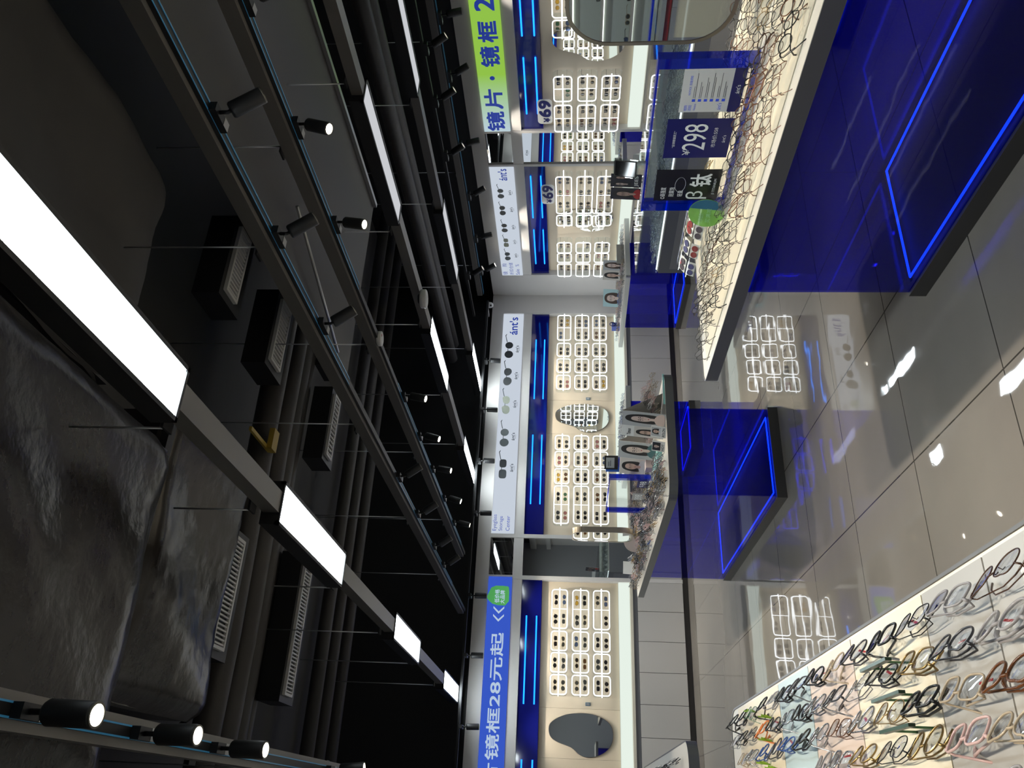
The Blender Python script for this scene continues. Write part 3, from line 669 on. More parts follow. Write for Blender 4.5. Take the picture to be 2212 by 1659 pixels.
# ---------------------------------------------------------------- display tables
ZT = .855
def table(label, x0, x1, y0, y1, r=.10, px=.136, py0=.37, py1=.37, rim=M_RIM, zt=ZT):
    t = thing('display_table', label, 'display table', (x0, y0, 0)); W, D = x1-x0, y1-y0
    MB().ring(rr(0,W,0,D,r,8), rr(.006,W-.006,.006,D-.006,r-.006,8), .80, zt+.003).build('rim', rim, t)
    MB().prism(rr(.0065,W-.0065,.0065,D-.0065,r-.0065,8), .802, zt).build('top', M_TOP, t)
    a, b, c_, d = px, W-px, py0, D-py1
    for nm, bx in (('side_pane',(a,a+.008,c_,d)),('side_pane',(b-.008,b,c_,d)),('end_pane',(a+.009,b-.009,c_,c_+.008)),('end_pane',(a+.009,b-.009,d-.008,d))):
        MB().box(bx[0],bx[1],bx[2],bx[3],.072,.7985).build(nm, M_BLUEPANE, t)
    MB().ring([(a-.012,c_-.012),(b+.012,c_-.012),(b+.012,d+.012),(a-.012,d+.012)], [(a+.03,c_+.03),(b-.03,c_+.03),(b-.03,d-.03),(a+.03,d-.03)], 0, .071).build('base_frame', M_PLINTH, t)
    MB().box(a+.031,b-.031,c_+.031,d-.031,.04,.06).build('base_floor', mat('deep_blue_floor', (.002,.004,.10), .5), t)
    MB().tube([(a+.045,c_+.05,.078),(b-.045,c_+.05,.078),(b-.045,d-.05,.078),(a+.045,d-.05,.078)], .0055, 6, closed=True).build('light_strip', M_LEDW, t)
    return t
table('long grey-rimmed display table at right with blue acrylic base, nearest the camera', 1.909, 2.862, .55, 3.62, .07, py0=.5, py1=.62, rim=M_RIM)
table('grey-rimmed display table with blue acrylic base in the middle of the shop', 1.909, 2.862, 5.16, 8.17, .13, rim=M_RIMB)
table('near left display table, only its right side in view', -.55, .402, .40, 3.58, .10)
table('second left display table, only its rounded near corner in view', -.55, .402, 4.92, 8.0, .13, rim=M_RIMB)
table('small far display table before the back wall, blue base', 3.83, 4.78, 9.05, 10.2, .03, px=.15, py0=.15, py1=.15, rim=M_ALU)
table('far right display table with blue base by the corner column', 6.04, 6.99, 8.52, 10.3, .03, px=.14, py0=.36, py1=.34, rim=M_ALU)

table('rear display table with blue base, seen only in the cloud mirror', .75, 1.70, -2.6, -1.1, .10)
# ---------------------------------------------------------------- eyeglasses in rows
SC = 1.0
def place(x, y, z, tilt, yaw=0, lift=.0, sc=1.0):
    return Matrix.Translation((x, y, z+lift)) @ Matrix.Scale(sc, 4) @ Matrix.Rotation(PI/2+yaw, 4, 'Z') @ Matrix.Rotation(-tilt, 4, 'X')
rnd = random.Random(11)
# near left table: five rows counted from the aisle edge
NEARC = {0: ['dark brown','clear grey','black','black','gunmetal','champagne','black','gunmetal','black','clear grey','black','green','black','black'],
         1: ['clear grey','gunmetal','gold','black','silver','gunmetal','silver','black','silver','black','orange','gunmetal','black','clear grey'],
         2: ['tortoiseshell','champagne','black','gold','silver','tortoiseshell','silver','black','blue','gunmetal','blue','silver','champagne','black'],
         3: ['champagne','pale pink','gold','black','gold','silver','clear grey','black','silver','gunmetal','champagne','pale pink','silver','black'],
         4: ['clear grey','pale pink','black','black','champagne','silver','gold','gunmetal','black','silver','pale pink','champagne','clear grey','black']}
for r_ in range(5):
    x = .358 - .066*r_; y = 1.20 + .012*r_; k = 0
    while y < 3.42 and k < 14:
        ang = math.atan2(x, y)
        if x/y < .068: y += .163; k += 1; continue      # left of what the photo shows
        colr = NEARC[r_][k]; shape = rnd.choice(['square','round','oval','cat','square']); th = 'thick' if colr in ('black','dark brown','tortoiseshell','clear grey','pale pink','blue','orange') and rnd.random() < .6 else rnd.choice(['mid','wire','mid'])
        eyeglasses(f'{colr} eyeglasses, {ORD[k]} from near end in {ORD[r_]} row from aisle, near left table', shape, th, colr,
                   place(x, y, ZT, math.radians(rnd.uniform(50,60)), rnd.uniform(-.10,.10), .028, 1.12), 'folded' if rnd.random() < .7 else 'half', 'eyeglasses in rows on the near left table', rnd.random() < (.8 if k < 4 else .35))
        y += .163 + rnd.uniform(-.004,.004); k += 1
# right table: staggered rows; the first four lie before the blue stand
WIREC = ['gold','rose gold','gunmetal','black','black','dark brown','black','rose gold','black']
def right_row(r_, x, y0, y1, step, cols, names):
    y = y0; k = 0
    while y < y1 and k < 20:
        colr = rnd.choice(cols); far = y > 2.5
        if far: colr = rnd.choice(['black','black','black','black','dark brown','gold'])
        eyeglasses(f'{colr} wire eyeglasses, {ORD[k]} from near end, {names}, right table', rnd.choice(['round','oval','aviator','round','cat','square']), 'wire' if rnd.random() < .75 else 'mid', colr,
                   place(x+rnd.uniform(-.008,.008), y, ZT, math.radians(rnd.uniform(26,44)), rnd.uniform(-.25,.25), .018, 1.1), rnd.choice(['half','half','folded']), 'wire eyeglasses in rows on the right table')
        y += step + rnd.uniform(-.01,.01); k += 1
for r_, (x, y0) in enumerate(((2.035,1.50),(2.115,1.44),(2.195,1.52),(2.275,1.46),(2.350,1.50))):
    right_row(r_, x, y0, 3.46, .150, WIREC, f'{ORD[r_]} row from aisle edge')
for r_, (x, y0) in enumerate(((2.47,1.62),(2.55,1.68),(2.64,1.74))):
    right_row(r_, x, y0, 2.55, .155, WIREC, f'{ORD[r_]} row behind stand')
# middle table: the nearest rows one by one, the rest of the crowd as one heap
MIDC = ['silver','gunmetal','black','clear grey','silver','blue','gold','black','silver','pale pink','rose gold']
heap = MB(); count = 0
HM = [FR['gunmetal'], LENS_CLEAR, FR['silver'], FR['black'], FR['pale pink'], FR['gold']]
for j in range(19):
    for i in range(14):
        x = 2.0 + .061*i + rnd.uniform(-.01,.01); y = 5.27 + .148*j + rnd.uniform(-.02,.02)
        if 2.33 < x < 2.47 and 6.0 < y < 7.05: continue
        if x > 2.30 and 5.15 < y < 5.55 and x < 2.62: continue
        if x > 2.54 and y < 5.78: continue
        if 2.42 < x < 2.68 and y < 6.6: continue
        if x > 2.36 and y < 5.75: continue
        if (x-2.55)**2 + (y-6.1)**2 < .05: continue
        if 2.17 < x < 2.32 and 7.15 < y < 7.35: continue
        zr = .10*max(0, 1-abs(x-2.62)/.2)*max(0, 1-abs(y-5.35)/.35) if j < 3 else 0
        m = place(x, y, ZT+zr, math.radians(rnd.uniform(25,55)), rnd.uniform(-.3,.3), .018)
        if count < 100 and y < 6.6 and not (x > 2.72 and y > 5.9):
            colr = 'rose gold' if (x > 2.55 and y < 5.6 and rnd.random() < .7) else rnd.choice(MIDC)
            eyeglasses(f'{colr} eyeglasses, {ORD[j]} from near end in {ORD[i]} row from left edge, middle table', rnd.choice(SHAPES), rnd.choice(['wire','mid','mid']), colr, m, rnd.choice(['folded','half']), 'eyeglasses piled on the middle table', hi=False)
            count += 1
        else:
            src = whole_eyewear(rnd.choice(['round','square','oval']), rnd.choice(['mid','wire']), 'folded', 12, 4); fm = rnd.choice([0,0,2,2,3,3,4,5]); off = len(heap.v)
            heap.v += [tuple(m @ Vector(p)) for p in src.v]
            for f, mi in zip(src.f, src.mi): heap.f.append([off+q for q in f]); heap.mi.append(1 if mi else fm); heap.sm.append(True)
r9 = random.Random(77)
for _ in range(380):      # a second loose layer over the middle rows
    x = r9.uniform(1.975,2.81); y = r9.uniform(5.27,8.05)
    if 2.33 < x < 2.47 and 6.0 < y < 7.05 or x > 2.29 and y < 6.55 and x + (y-5.2)*.12 < 2.80 or x > 2.52 and y < 5.78 or 2.14 < x < 2.34 and 7.1 < y < 7.65: continue
    m = place(x, y, ZT+r9.choice([.0,.022,.04]), math.radians(r9.uniform(15,60)), r9.uniform(-.6,.6), .018, 1.1)
    src = whole_eyewear(r9.choice(['round','square','oval']), r9.choice(['mid','wire','thick']), 'folded', 12, 4); fm = r9.choice([0,0,2,2,3,3,4,5]); off = len(heap.v)
    heap.v += [tuple(m @ Vector(p)) for p in src.v]
    for f, mi in zip(src.f, src.mi): heap.f.append([off+q for q in f]); heap.mi.append(1 if mi else fm); heap.sm.append(True)
tag(heap.build('crowded_eyeglasses', HM), 'crowd of small eyeglasses covering the far part of the middle table', 'eyeglasses', kind='stuff')
def crowd(label, x0, x1, y0, y1, seed, mats, z=ZT, sx=.07, sy=.15, mound=None):
    r = random.Random(seed); hp = MB(); y = y0
    while y < y1:
        x = x0
        while x < x1:
            zz = z + (mound[2]*max(0, 1-abs(x-mound[0])/mound[1])*r.uniform(.0,1) if mound else 0)
            m = place(x+r.uniform(-.01,.01), y+r.uniform(-.02,.02), zz, math.radians(r.uniform(20,50)), r.uniform(-.3,.3), .018)
            src = whole_eyewear(r.choice(['round','square','oval']), r.choice(['mid','wire']), 'folded', 12, 4); fm = r.randrange(len(mats)-1); off = len(hp.v)
            hp.v += [tuple(m @ Vector(p)) for p in src.v]
            for f, mi in zip(src.f, src.mi): hp.f.append([off+q for q in f]); hp.mi.append(len(mats)-1 if mi else fm); hp.sm.append(True)
            x += sx
        y += sy
    tag(hp.build('crowded_eyeglasses', mats), label, 'eyeglasses', kind='stuff')
crowd('crowd of eyeglasses on the small far table before the back wall', 3.9, 4.72, 9.14, 10.1, 1, [FR['silver'], FR['gunmetal'], FR['blue'], LENS_CLEAR])
crowd('crowd of pinkish and gold eyeglasses on the far right table', 6.12, 6.9, 8.6, 10.2, 2, [FR['pale pink'], FR['gold'], FR['gunmetal'], FR['clear grey'], LENS_CLEAR])
crowd('crowd of dark eyeglasses on the second left table', -.2, .33, 5.25, 7.6, 3, [FR['black'], FR['gunmetal'], FR['silver'], LENS_CLEAR], sx=.075)
crowd('row of eyeglasses along the far edge of the right table, behind the stand', 2.74, 2.80, 1.6, 3.3, 5, [FR['black'], FR['gunmetal'], FR['gold'], LENS_CLEAR], sx=.07)

# coloured boards lying on the near left table
for lab, y0, y1, colr in (('large matt grey board under the nearest eyeglasses', .9, 1.30, (.40,.39,.37)), ('second grey board on the near left table', 1.305, 1.55, (.38,.37,.35)), ('cream board on the near left table beside the grey boards', 1.555, 1.98, (.72,.66,.52)),
                          ('pale pink board in the middle of the near left table', 1.985, 2.36, (.66,.54,.47)), ('pale blue board beyond the pink one, near left table', 2.365, 2.72, (.42,.52,.54)), ('cream board at the far end of the near left table', 2.725, 3.40, (.74,.64,.47))):
    tag(MB().box(-.45,.388,y0,y1,ZT+.0005,ZT+.004).build('display_board', mat('board_'+lab[:14].replace(' ','_'), colr, .35, vary=(4,.05))), lab, 'display board', 'boards lying on the near left table')
for i, (x, y) in enumerate(((.285,1.70),(.222,1.66),(.165,1.64))):
    t = thing('price_rail', f'{ORD[i]} dark green price rail from the aisle, standing on the cream board', 'price rail', (x, y, ZT+.004), 0, 'dark green price rails')
    MB().box(-.003,.003,-.075,.075,.045,.057).build('bar', mat('rail_green', (.012,.045,.022), .3), t)
    for yy in (-.04,.04): MB().box(-.002,.002,yy-.002,yy+.002,0,.0455).build('leg', mat('rail_leg_green', (.05,.16,.06), .3), t)
for i, (x, y) in enumerate(((.30,2.83),(.235,2.86),(.34,3.05),(.17,2.92),(.15,2.80))):
    b = MB()
    for k in range(3):
        a = k*.7-.6; b.add([(0,0,0),(.012*math.cos(a),.04*math.sin(a)+.01,.045+.01*k),(.02*math.cos(a)+.004,.05*math.sin(a)+.02,.04+.012*k),(.008,.012,0)], [(0,1,2,3)])
        b.add([(0,0,-.001),(.012*math.cos(a),.04*math.sin(a)+.01,.044+.01*k),(.02*math.cos(a)+.004,.05*math.sin(a)+.02,.039+.012*k),(.008,.012,-.001)], [(3,2,1,0)])
    b.v = [(p[0]*.6,p[1]*.6,p[2]*.6) for p in b.v]
    tag(b.build('paper_leaf', mat('lime_leaf', (.36,.62,.05), .4), loc=(x,y,ZT+.006)), f'{ORD[i]} lime green paper leaf sprig among glasses at the far end, near left table', 'paper leaf', 'lime paper leaves')
t = thing('tag_strip', 'loose white label strip lying at the near end of the grey board', 'label strip', (.33,1.16,ZT+.006), .4)
MB().box(-.02,.02,-.03,.03,0,.001).build('card', M_PAPER, t); MB().box(-.02,.02,-.03,-.022,.001,.0015).build('red_band', M_RED, t)

# pale trays under the glasses of the right and middle tables
for lab, a in (('light wooden tray board under the first rows of the right table', (1.985,2.385,1.0,3.50)), ('light wooden tray board behind the blue stand of the right table', (2.425,2.83,1.0,3.50))):
    tag(MB().box(a[0],a[1],a[2],a[3],ZT+.0006,ZT+.0035).build('tray_board', mat('cream_tray', (.78,.71,.55), .35, vary=(3,.04))), lab, 'tray board')
tag(MB().prism([(2.27,5.66),(2.38,5.50),(2.41,5.60),(2.37,5.98),(2.27,6.02)], ZT+.0006, ZT+.035).build('aqua_tray', mat('aqua_plastic', (.30,.62,.60), .3)), 'aqua plastic tray before the portrait cards of the middle table', 'tray')
tag(MB().box(2.60,2.84,5.205,5.215,ZT+.0006,ZT+.012).build('aqua_tray', mat('aqua_plastic')), 'thin aqua tray edge under the pink heap, near right corner of the middle table', 'tray')
crowd('heap of pinkish and clear childrens glasses at the near right corner of the middle table', 2.58, 2.83, 5.24, 5.78, 31, [FR['pale pink'], FR['champagne'], FR['white'], FR['pale pink'], FR['gunmetal'], LENS_CLEAR], z=ZT+.02, sx=.024, sy=.055, mound=(2.71,.15,.12))
tag(MB().box(2.46,2.53,6.06,6.16,ZT,.925).build('cardboard_box', mat('mauve_card', (.40,.33,.34), .5)), 'small mauve box beside the portrait cards on the middle table', 'box')
# ---------------------------------------------------------------- blue acrylic poster stands (plane x = const, facing the aisle)
def wall_mtx(x, y, z): return (x, y, z)
def acrylic_stand(label, X, Y0, Y1, z0=.862, z1=1.205):
    """local x runs from the far post to the near post, faces -x world"""
    t = thing('acrylic_stand', label, 'poster stand', (X, Y1, z0), R90); W = Y1-Y0; H = z1-z0
    MB().box(0,.045,-.018,.018,0,H).build('post', M_BLUEEDGE, t); MB().box(W-.045,W,-.018,.018,0,H).build('post', M_BLUEEDGE, t)
    MB().box(.046,W-.046,-.004,.004,.02,H-.005).build('clear_panel', M_CLEAR, t)
    MB().box(-.004,W+.004,-.03,.03,-.004,-.0002).build('foot', M_BLUEEDGE, t)
    MB().box(0,W,-.02,.02,H,H+.008).build('top_edge', M_BLUEEDGE, t)
    return t, W, H
t, W, H = acrylic_stand('blue acrylic poster stand running along the middle of the right table', 2.40, 2.04, 2.86)
def card(name, label, parent_x, a, b, z0, z1, m, cat='poster', X=2.40, Y1=2.86, zb=.862):
    """a flat card hung on the clear panel; a,b from the far post"""
    c_ = thing(name, label, cat, (X-.0065, Y1-a, zb+z0), R90); MB().box(0,b-a,0,.002,0,z1-z0).build('sheet', m, c_); return c_, b-a, z1-z0
c_, w_, h_ = card('poster', 'black poster with green corner reading titanium, left in the blue stand', 0, .055, .245, .03, .30, mat('poster_black', (.006,.006,.012), .25))
text('O高强度', .012, .085, .222, .245, -.0004, M_TXTWHITE, parent=c_); text('耐腐蚀', .027, .085, .186, .209, -.0004, M_TXTWHITE, parent=c_); text('轻盈', .027, .065, .150, .172, -.0004, M_TXTWHITE, parent=c_)
text('β', .012, .060, .045, .135, -.0004, M_TXTWHITE, parent=c_); text('钛', .090, .165, .040, .125, -.0004, M_TXTWHITE, parent=c_, bold=.02); text('β TITANIUM', .040, .135, .014, .028, -.0004, M_TXTWHITE, parent=c_)
MB().tube([(.10+.045*math.cos(k*.39), -.001, .165+.022*math.sin(k*.39)) for k in range(17)], .0006, 4).build('drawn_glasses', M_TXTWHITE, c_)
c_, w_, h_ = card('poster', 'navy poster with the price 298 in the centre of the blue stand', 0, .315, .525, .03, .285, M_NAVY)
text('298', .045, .185, .095, .185, -.0004, M_TXTWHITE, parent=c_, keep=False); text('¥', .018, .045, .150, .180, -.0004, M_TXTWHITE, parent=c_); text('市场价:558', .06, .165, .055, .073, -.0004, M_TXTWHITE, parent=c_); text("ánt's", .085, .125, .020, .034, -.0004, M_TXTWHITE, parent=c_)
text('"全球眼镜员工"', .06, .15, .215, .226, -.0004, M_TXTWHITE, parent=c_)
c_, w_, h_ = card('poster', 'white notice card with blue print at the near end of the blue stand', 0, .560, .765, .025, .250, M_PAPER)
text('镜购', .008, .036, .196, .208, -.0004, M_TXTBLUE, parent=c_); text('须知', .008, .036, .180, .192, -.0004, M_TXTBLUE, parent=c_); text('Notice', .012, .042, .165, .173, -.0004, M_TXTBLUE, parent=c_)
text('NOTICE  购镜须知', .085, .175, .190, .200, -.0004, M_TXTBLUE, parent=c_); text("ánt's", .012, .045, .070, .085, -.0004, M_TXTBLUE, parent=c_)
for k in range(6):
    z = .170-.022*k; MB().box(.052,.064,-.0008,-.0004,z,z+.012).build('number_box', M_TXTBLUE, c_); b = MB()
    for q in range(2): b.box(.070,.185-.02*((k*7+q*3) % 4),-.0008,-.0004,z+.002+q*.006,z+.0035+q*.006)
    b.build('fine_print', M_TXTGREY, c_)
MB().box(0,.205,-.0008,-.0003,0,.045).build('blue_foot', M_NAVY, c_); text("ánt's", .09,.13,.014,.03,-.0012,M_TXTWHITE,parent=c_)
t, W, H = acrylic_stand('blue acrylic poster stand in the middle of the central table', 2.40, 6.10, 6.93)
c_, w_, h_ = card('poster', 'narrow navy price strip reading 598 at the near end of the central stand', 0, .60, .76, .03, .12, M_NAVY, X=2.40, Y1=6.93); text('598', .02, .14, .02, .07, -.0004, M_TXTWHITE, parent=c_)
c_, w_, h_ = card('poster', 'narrow navy price strip reading 398 inside the central stand', 0, .30, .46, .03, .14, mat('pale_strip', (.45,.44,.42), .4), X=2.40, Y1=6.93); text('398', .02, .14, .03, .09, -.0004, M_TXTWHITE, parent=c_)

# round green sign standing by the far end of the right stand
t = thing('round_sign', 'round green and blue plastic sign among the black glasses, right table', 'sign', (2.31, 2.80, .895), R90+.15, rot=(math.radians(-8), 0, R90+.15))
gm2 = glassy('green_disc', (.60,.90,.55), .05, diffuse=((.35,.72,.15), .62)); MB().prism(ell(0,.045,.076,.076,40), 0, .003, 'y').build('disc', gm2, t)
MB().prism([p for p in ell(0,.045,.075,.075,40) if p[0] > .012], -.0006, -.0002, 'y').build('blue_half', mat('disc_blue', (.02,.12,.22), .3), t)
text('大牌低价', -.055, .0, .055, .075, -.001, mat('disc_print', (.30,.60,.30), .4), parent=t); text('买满减', -.05, .03, .025, .045, -.001, mat('disc_print'), parent=t)
MB().box(-.02,.02,-.008,.012,-.05,-.043).build('foot', M_CLEAR, t)

# tall arched card of small sunglasses cards (far end of the right table, wall side)
t = thing('curved_card_rack', 'curved clear sleeve of small cream glasses cards behind the green sign', 'card rack', (2.53, 3.17, ZT+.004), 0)
b = MB(); n = 12
pts = [(.095*math.cos(PI*k/n), .30*(k/n-.5)*0, .035+.085*math.sin(PI*k/n)) for k in range(n+1)]
vs = []; 
for yy in (-.29,.29): vs += [(p[0], yy, p[2]) for p in pts]
b.add(vs, [(k, k+1, n+1+k+1, n+1+k) for k in range(n)], 0, True).build('clear_sleeve', M_CLEAR, t)
for k in range(5):
    for j in range(4):
        a = PI*(.12+.19*k); b2 = MB(); y = -.218+.145*j; c0 = Vector((.089*math.cos(a),0,.035+.079*math.sin(a)))
        dx = Vector((-math.sin(a),0,math.cos(a)))*.021
        b2.add([tuple(c0-dx+Vector((0,y-.055,0))), tuple(c0+dx+Vector((0,y-.055,0))), tuple(c0+dx+Vector((0,y+.055,0))), tuple(c0-dx+Vector((0,y+.055,0)))], [(0,1,2,3)])
        nn = Vector((math.cos(a),0,math.sin(a)))*.004
        for s_ in (-1,1):
            L = [c0+nn+dx*(q[1]/.028)+Vector((0,y+s_*.024+q[0]*.85,0)) for q in lens_outline('oval',14)]
            b2.add([tuple(p) for p in L], [tuple(range(14))], 1)
        if k in (1,3) and j % 2: b2.add([tuple(c0+nn*.6-dx*.9+Vector((0,y-.02,0))), tuple(c0+nn*.6-dx*.5+Vector((0,y-.02,0))), tuple(c0+nn*.6-dx*.5+Vector((0,y+.02,0))), tuple(c0+nn*.6-dx*.9+Vector((0,y+.02,0)))], [(0,1,2,3)], 2)
        b2.build('glasses_card', [M_PAPER, random.choice([mat('card_lens_blue', (.10,.10,.22), .2), mat('card_lens_grey', (.12,.10,.12), .2), mat('card_lens_wine', (.30,.07,.07), .2)]), M_RED], t)

# ---------------------------------------------------------------- table mirrors
def table_mirror(label, x, y, z0, w, h, r, rz, frame_d, lean=0.0):
    t = thing('table_mirror', label, 'mirror', (x, y, ZT), rz, rot=(0,0,rz)); a = z0-ZT
    MB().prism(rr(-w/2+.0145,w/2-.0145,a+.0145,a+h-.0145,r-.0145,10), .003, .010, 'y').build('mirror_glass', M_MIRROR, t)
    MB().ring(rr(-w/2,w/2,a,a+h,r,10), rr(-w/2+.014,w/2-.014,a+.014,a+h-.014,r-.014,10), 0, frame_d, 'y').build('frame', M_BRONZE, t)
    MB().prism(rr(-w/2+.009,w/2-.009,a+.009,a+h-.009,r-.009,10), .012, frame_d-.002, 'y').build('backing', M_BRONZE, t)
    MB().cyl((0,frame_d*.6,.008),(0,frame_d*.6,a+.002),.010,n=12).build('stem', M_BRONZE, t)
    MB().prism(rr(-.09,.09,-.05,.08,.04,6), 0, .008).build('foot', M_BRONZE, t)
table_mirror('large round-cornered bronze table mirror at the near end of the right table', 2.60, 1.76, .925, .80, .62, .17, R90+.0, .022)
table_mirror('narrow bronze-framed table mirror seen almost edge-on, central table', 2.25, 7.24, .955, .40, .55, .11, R90-.08, .05)

# ---------------------------------------------------------------- portrait cards
SKIN = mat('print_skin', (.58,.40,.32), .5); SKIN2 = mat('print_skin_pale', (.66,.52,.46), .5); HAIR = mat('print_hair', (.02,.018,.018), .5); HAIRB = mat('print_hair_brown', (.06,.035,.025), .5)
LIP = mat('print_lip', (.42,.10,.09), .5)
def portrait(t, x0, z0, w, h, bg, cloth, hair, skin, turn=0, y=-.001):
    """printed head-and-shoulders picture inside the given box of the sheet"""
    cx = x0+w*(.5+.04*turn); MB().box(x0,x0+w,y-.0002,y,z0,z0+h).build('picture_ground', bg, t)
    P = lambda pts, d: MB().prism([(cx+a*w, z0+b*h) for a, b in pts], y-.0003-.0003*d, y-.0002-.0003*d, 'y')
    P(smooth([(-.30,.10),(-.33,.55),(-.22,.88),(0,.95),(.22,.88),(.33,.55),(.30,.10)],2), 0).build('printed_hair', hair, t)
    P(smooth([(-.45,0),(-.40,.16),(-.12,.25),(.12,.25),(.40,.16),(.45,0)],2), 1).build('printed_clothing', cloth, t)
    P([(-.09,.2),(-.09,.38),(.09,.38),(.09,.2),(.02,.14)], 2).build('printed_neck', skin, t)
    P(smooth([(-.19,.60),(-.17,.42),(-.07,.30),(.05,.30),(.16,.42),(.18,.60),(.12,.78),(-.12,.80)],2), 3).build('printed_face', skin, t)
    for s_ in (-1,1):
        P(ell(s_*.085+.01*turn,.575,.035,.014,10), 4).build('printed_eye', HAIR, t); P([(s_*.085-.04,.615),(s_*.085+.04,.62),(s_*.085+.04,.63),(s_*.085-.04,.625)], 4).build('printed_brow', hair, t)
        MB().ring([(cx+a*w, z0+b*h) for a, b in ell(s_*.09+.01*turn,.565,.072,.058,16)], [(cx+a*w, z0+b*h) for a, b in ell(s_*.09+.01*turn,.565,.064,.050,16)], y-.0024, y-.0018, 'y').build('printed_spectacle', HAIR, t)
    P(ell(.01*turn,.385,.045,.014,12), 4).build('printed_mouth', LIP, t); P([(-.012+.01*turn,.44),(.022+.01*turn,.44),(.005+.01*turn,.54)], 4).build('printed_nose', LIP if False else mat('print_skin_shade', (.45,.29,.23), .5), t)
BG1 = mat('print_ground_grey', (.45,.46,.47), .5); BG2 = mat('print_ground_beige', (.62,.58,.53), .5); BG3 = mat('print_ground_aqua', (.42,.60,.62), .5); BGD = mat('print_ground_dark', (.02,.02,.035), .4)
CL1 = mat('print_cloth_white', (.62,.62,.62), .5); CL2 = mat('print_cloth_black', (.02,.02,.025), .5); CL3 = mat('print_cloth_red', (.50,.03,.03), .5); CL4 = mat('print_cloth_blue', (.08,.13,.30), .5)
def standing_card(label, loc, rz, w, h, tilt, pics, words=None, tent=True, ground=M_PAPER):
    t = thing('portrait_card', label, 'display card', loc, rz, rot=(math.radians(-tilt), 0, rz), group='printed portrait cards')
    MB().box(0,w,0,.003,0,h).build('sheet', ground, t); zb = h*.75*math.tan(math.radians(tilt))+.004
    if tent: MB().add([(0,.003,h),(w,.003,h),(w,h*.75,zb),(0,h*.75,zb),(0,.005,h),(w,.005,h),(w,h*.75+.002,zb),(0,h*.75+.002,zb)], [(0,1,2,3),(7,6,5,4),(0,3,7,4),(1,5,6,2)]).build('back_flap', mat('card_back', (.40,.38,.35), .6), t)
    for p in pics: portrait(t, *p)
    for s_, a, b, c0, d in (words or []): text(s_, a, b, c0, d, -.0015, M_TXTGREY, parent=t, bold=.02)
    return t
RZF = math.radians(-38)
standing_card('large white tented card with two women in glasses, nearest on the central table', (2.42,5.42,ZT+.002), math.radians(-68), .24, .30, 8, [(.105,.0,.135,.30,BG1,SKIN2,HAIR,SKIN2,1),(.005,.02,.097,.19,BG2,CL1,HAIR,SKIN,-1)], [('Tanus', .015, .075, .235, .26)])
standing_card('small card with a man and the letters BOLON, front of the two women card', (2.365,5.28,ZT+.002), math.radians(-64), .10, .105, 12, [(.01,.035,.08,.066,BG1,CL1,HAIR,SKIN,1)], [('BOLON', .012, .088, .008, .026)], tent=False)
standing_card('small card with a woman and the letters HOT, beside the aqua tray', (2.305,5.385,ZT+.002), math.radians(-62), .09, .09, 12, [(.01,.03,.07,.056,BGD,CL2,HAIR,SKIN2,0)], [('HOT', .012, .07, .006, .022)], tent=False)
standing_card('grey tented card with one large woman portrait, second on the central table', (2.50,6.01,ZT+.002), math.radians(-65), .17, .29, 8, [(0,.0,.17,.29,BG1,mat('print_cloth_teal',(.05,.12,.13),.5),HAIR,SKIN2,1)], None)
standing_card('white tented card with a woman and the letters BOLON, beside the blue stand', (2.53,6.42,ZT+.002), math.radians(-66), .18, .26, 8, [(0,.055,.18,.20,BG2,CL1,HAIR,SKIN,0)], [('BOLON', .02, .15, .01, .045)])
standing_card('red poster card of a person in red glasses on the glass showcase', (4.40,5.15,.988), R90, .135, .235, 4, [(0,0,.135,.235,BGD,CL3,HAIR,SKIN,0)], None, tent=False)
jc = standing_card('black poster card of two men and the letters JEES on the showcase', (4.40,5.005,.988), R90, .145, .24, 4, [(0,.08,.072,.15,BGD,CL2,HAIR,SKIN2,0),(.073,.08,.072,.15,BGD,CL2,HAIR,SKIN,0)], None, tent=False, ground=BGD)
text('JEES', .015, .13, .02, .055, -.0015, M_TXTWHITE, parent=jc)
standing_card('pale aqua card of a woman at the far end of the far right table', (6.30,9.62,ZT+.002), R90+.45, .28, .25, 6, [(0,0,.28,.25,BG3,CL4,HAIRB,SKIN2,0)], None, tent=False)
standing_card('grey card of two women at the near end of the far right table', (6.42,9.15,ZT+.002), R90+.45, .30, .27, 6, [(0,0,.15,.27,BG2,CL1,HAIR,SKIN,0),(.15,0,.15,.27,BG1,CL2,HAIRB,SKIN2,0)], None, tent=False)
t = thing('card_holder', 'pale blank card holder at the near end of the far right table', 'card holder', (6.32,8.62,ZT+.01), 0); MB().box(0,.30,-.004,.004,0,.10).build('plate', mat('warm_grey_card', (.36,.35,.32), .5), t)
t = thing('gift_bag', 'small blue gift box with dark loop at the far end of the far right table', 'gift box', (6.25,10.05,ZT), .4)
MB().box(-.05,.05,-.04,.04,0,.11).build('box', mat('bag_blue', (.10,.14,.45), .4), t); MB().tube([(.045*math.cos(k*.52),-.045,.10+.04*math.sin(k*.52)) for k in range(12)], .006, 6, closed=True).build('loop', M_NAVY, t)
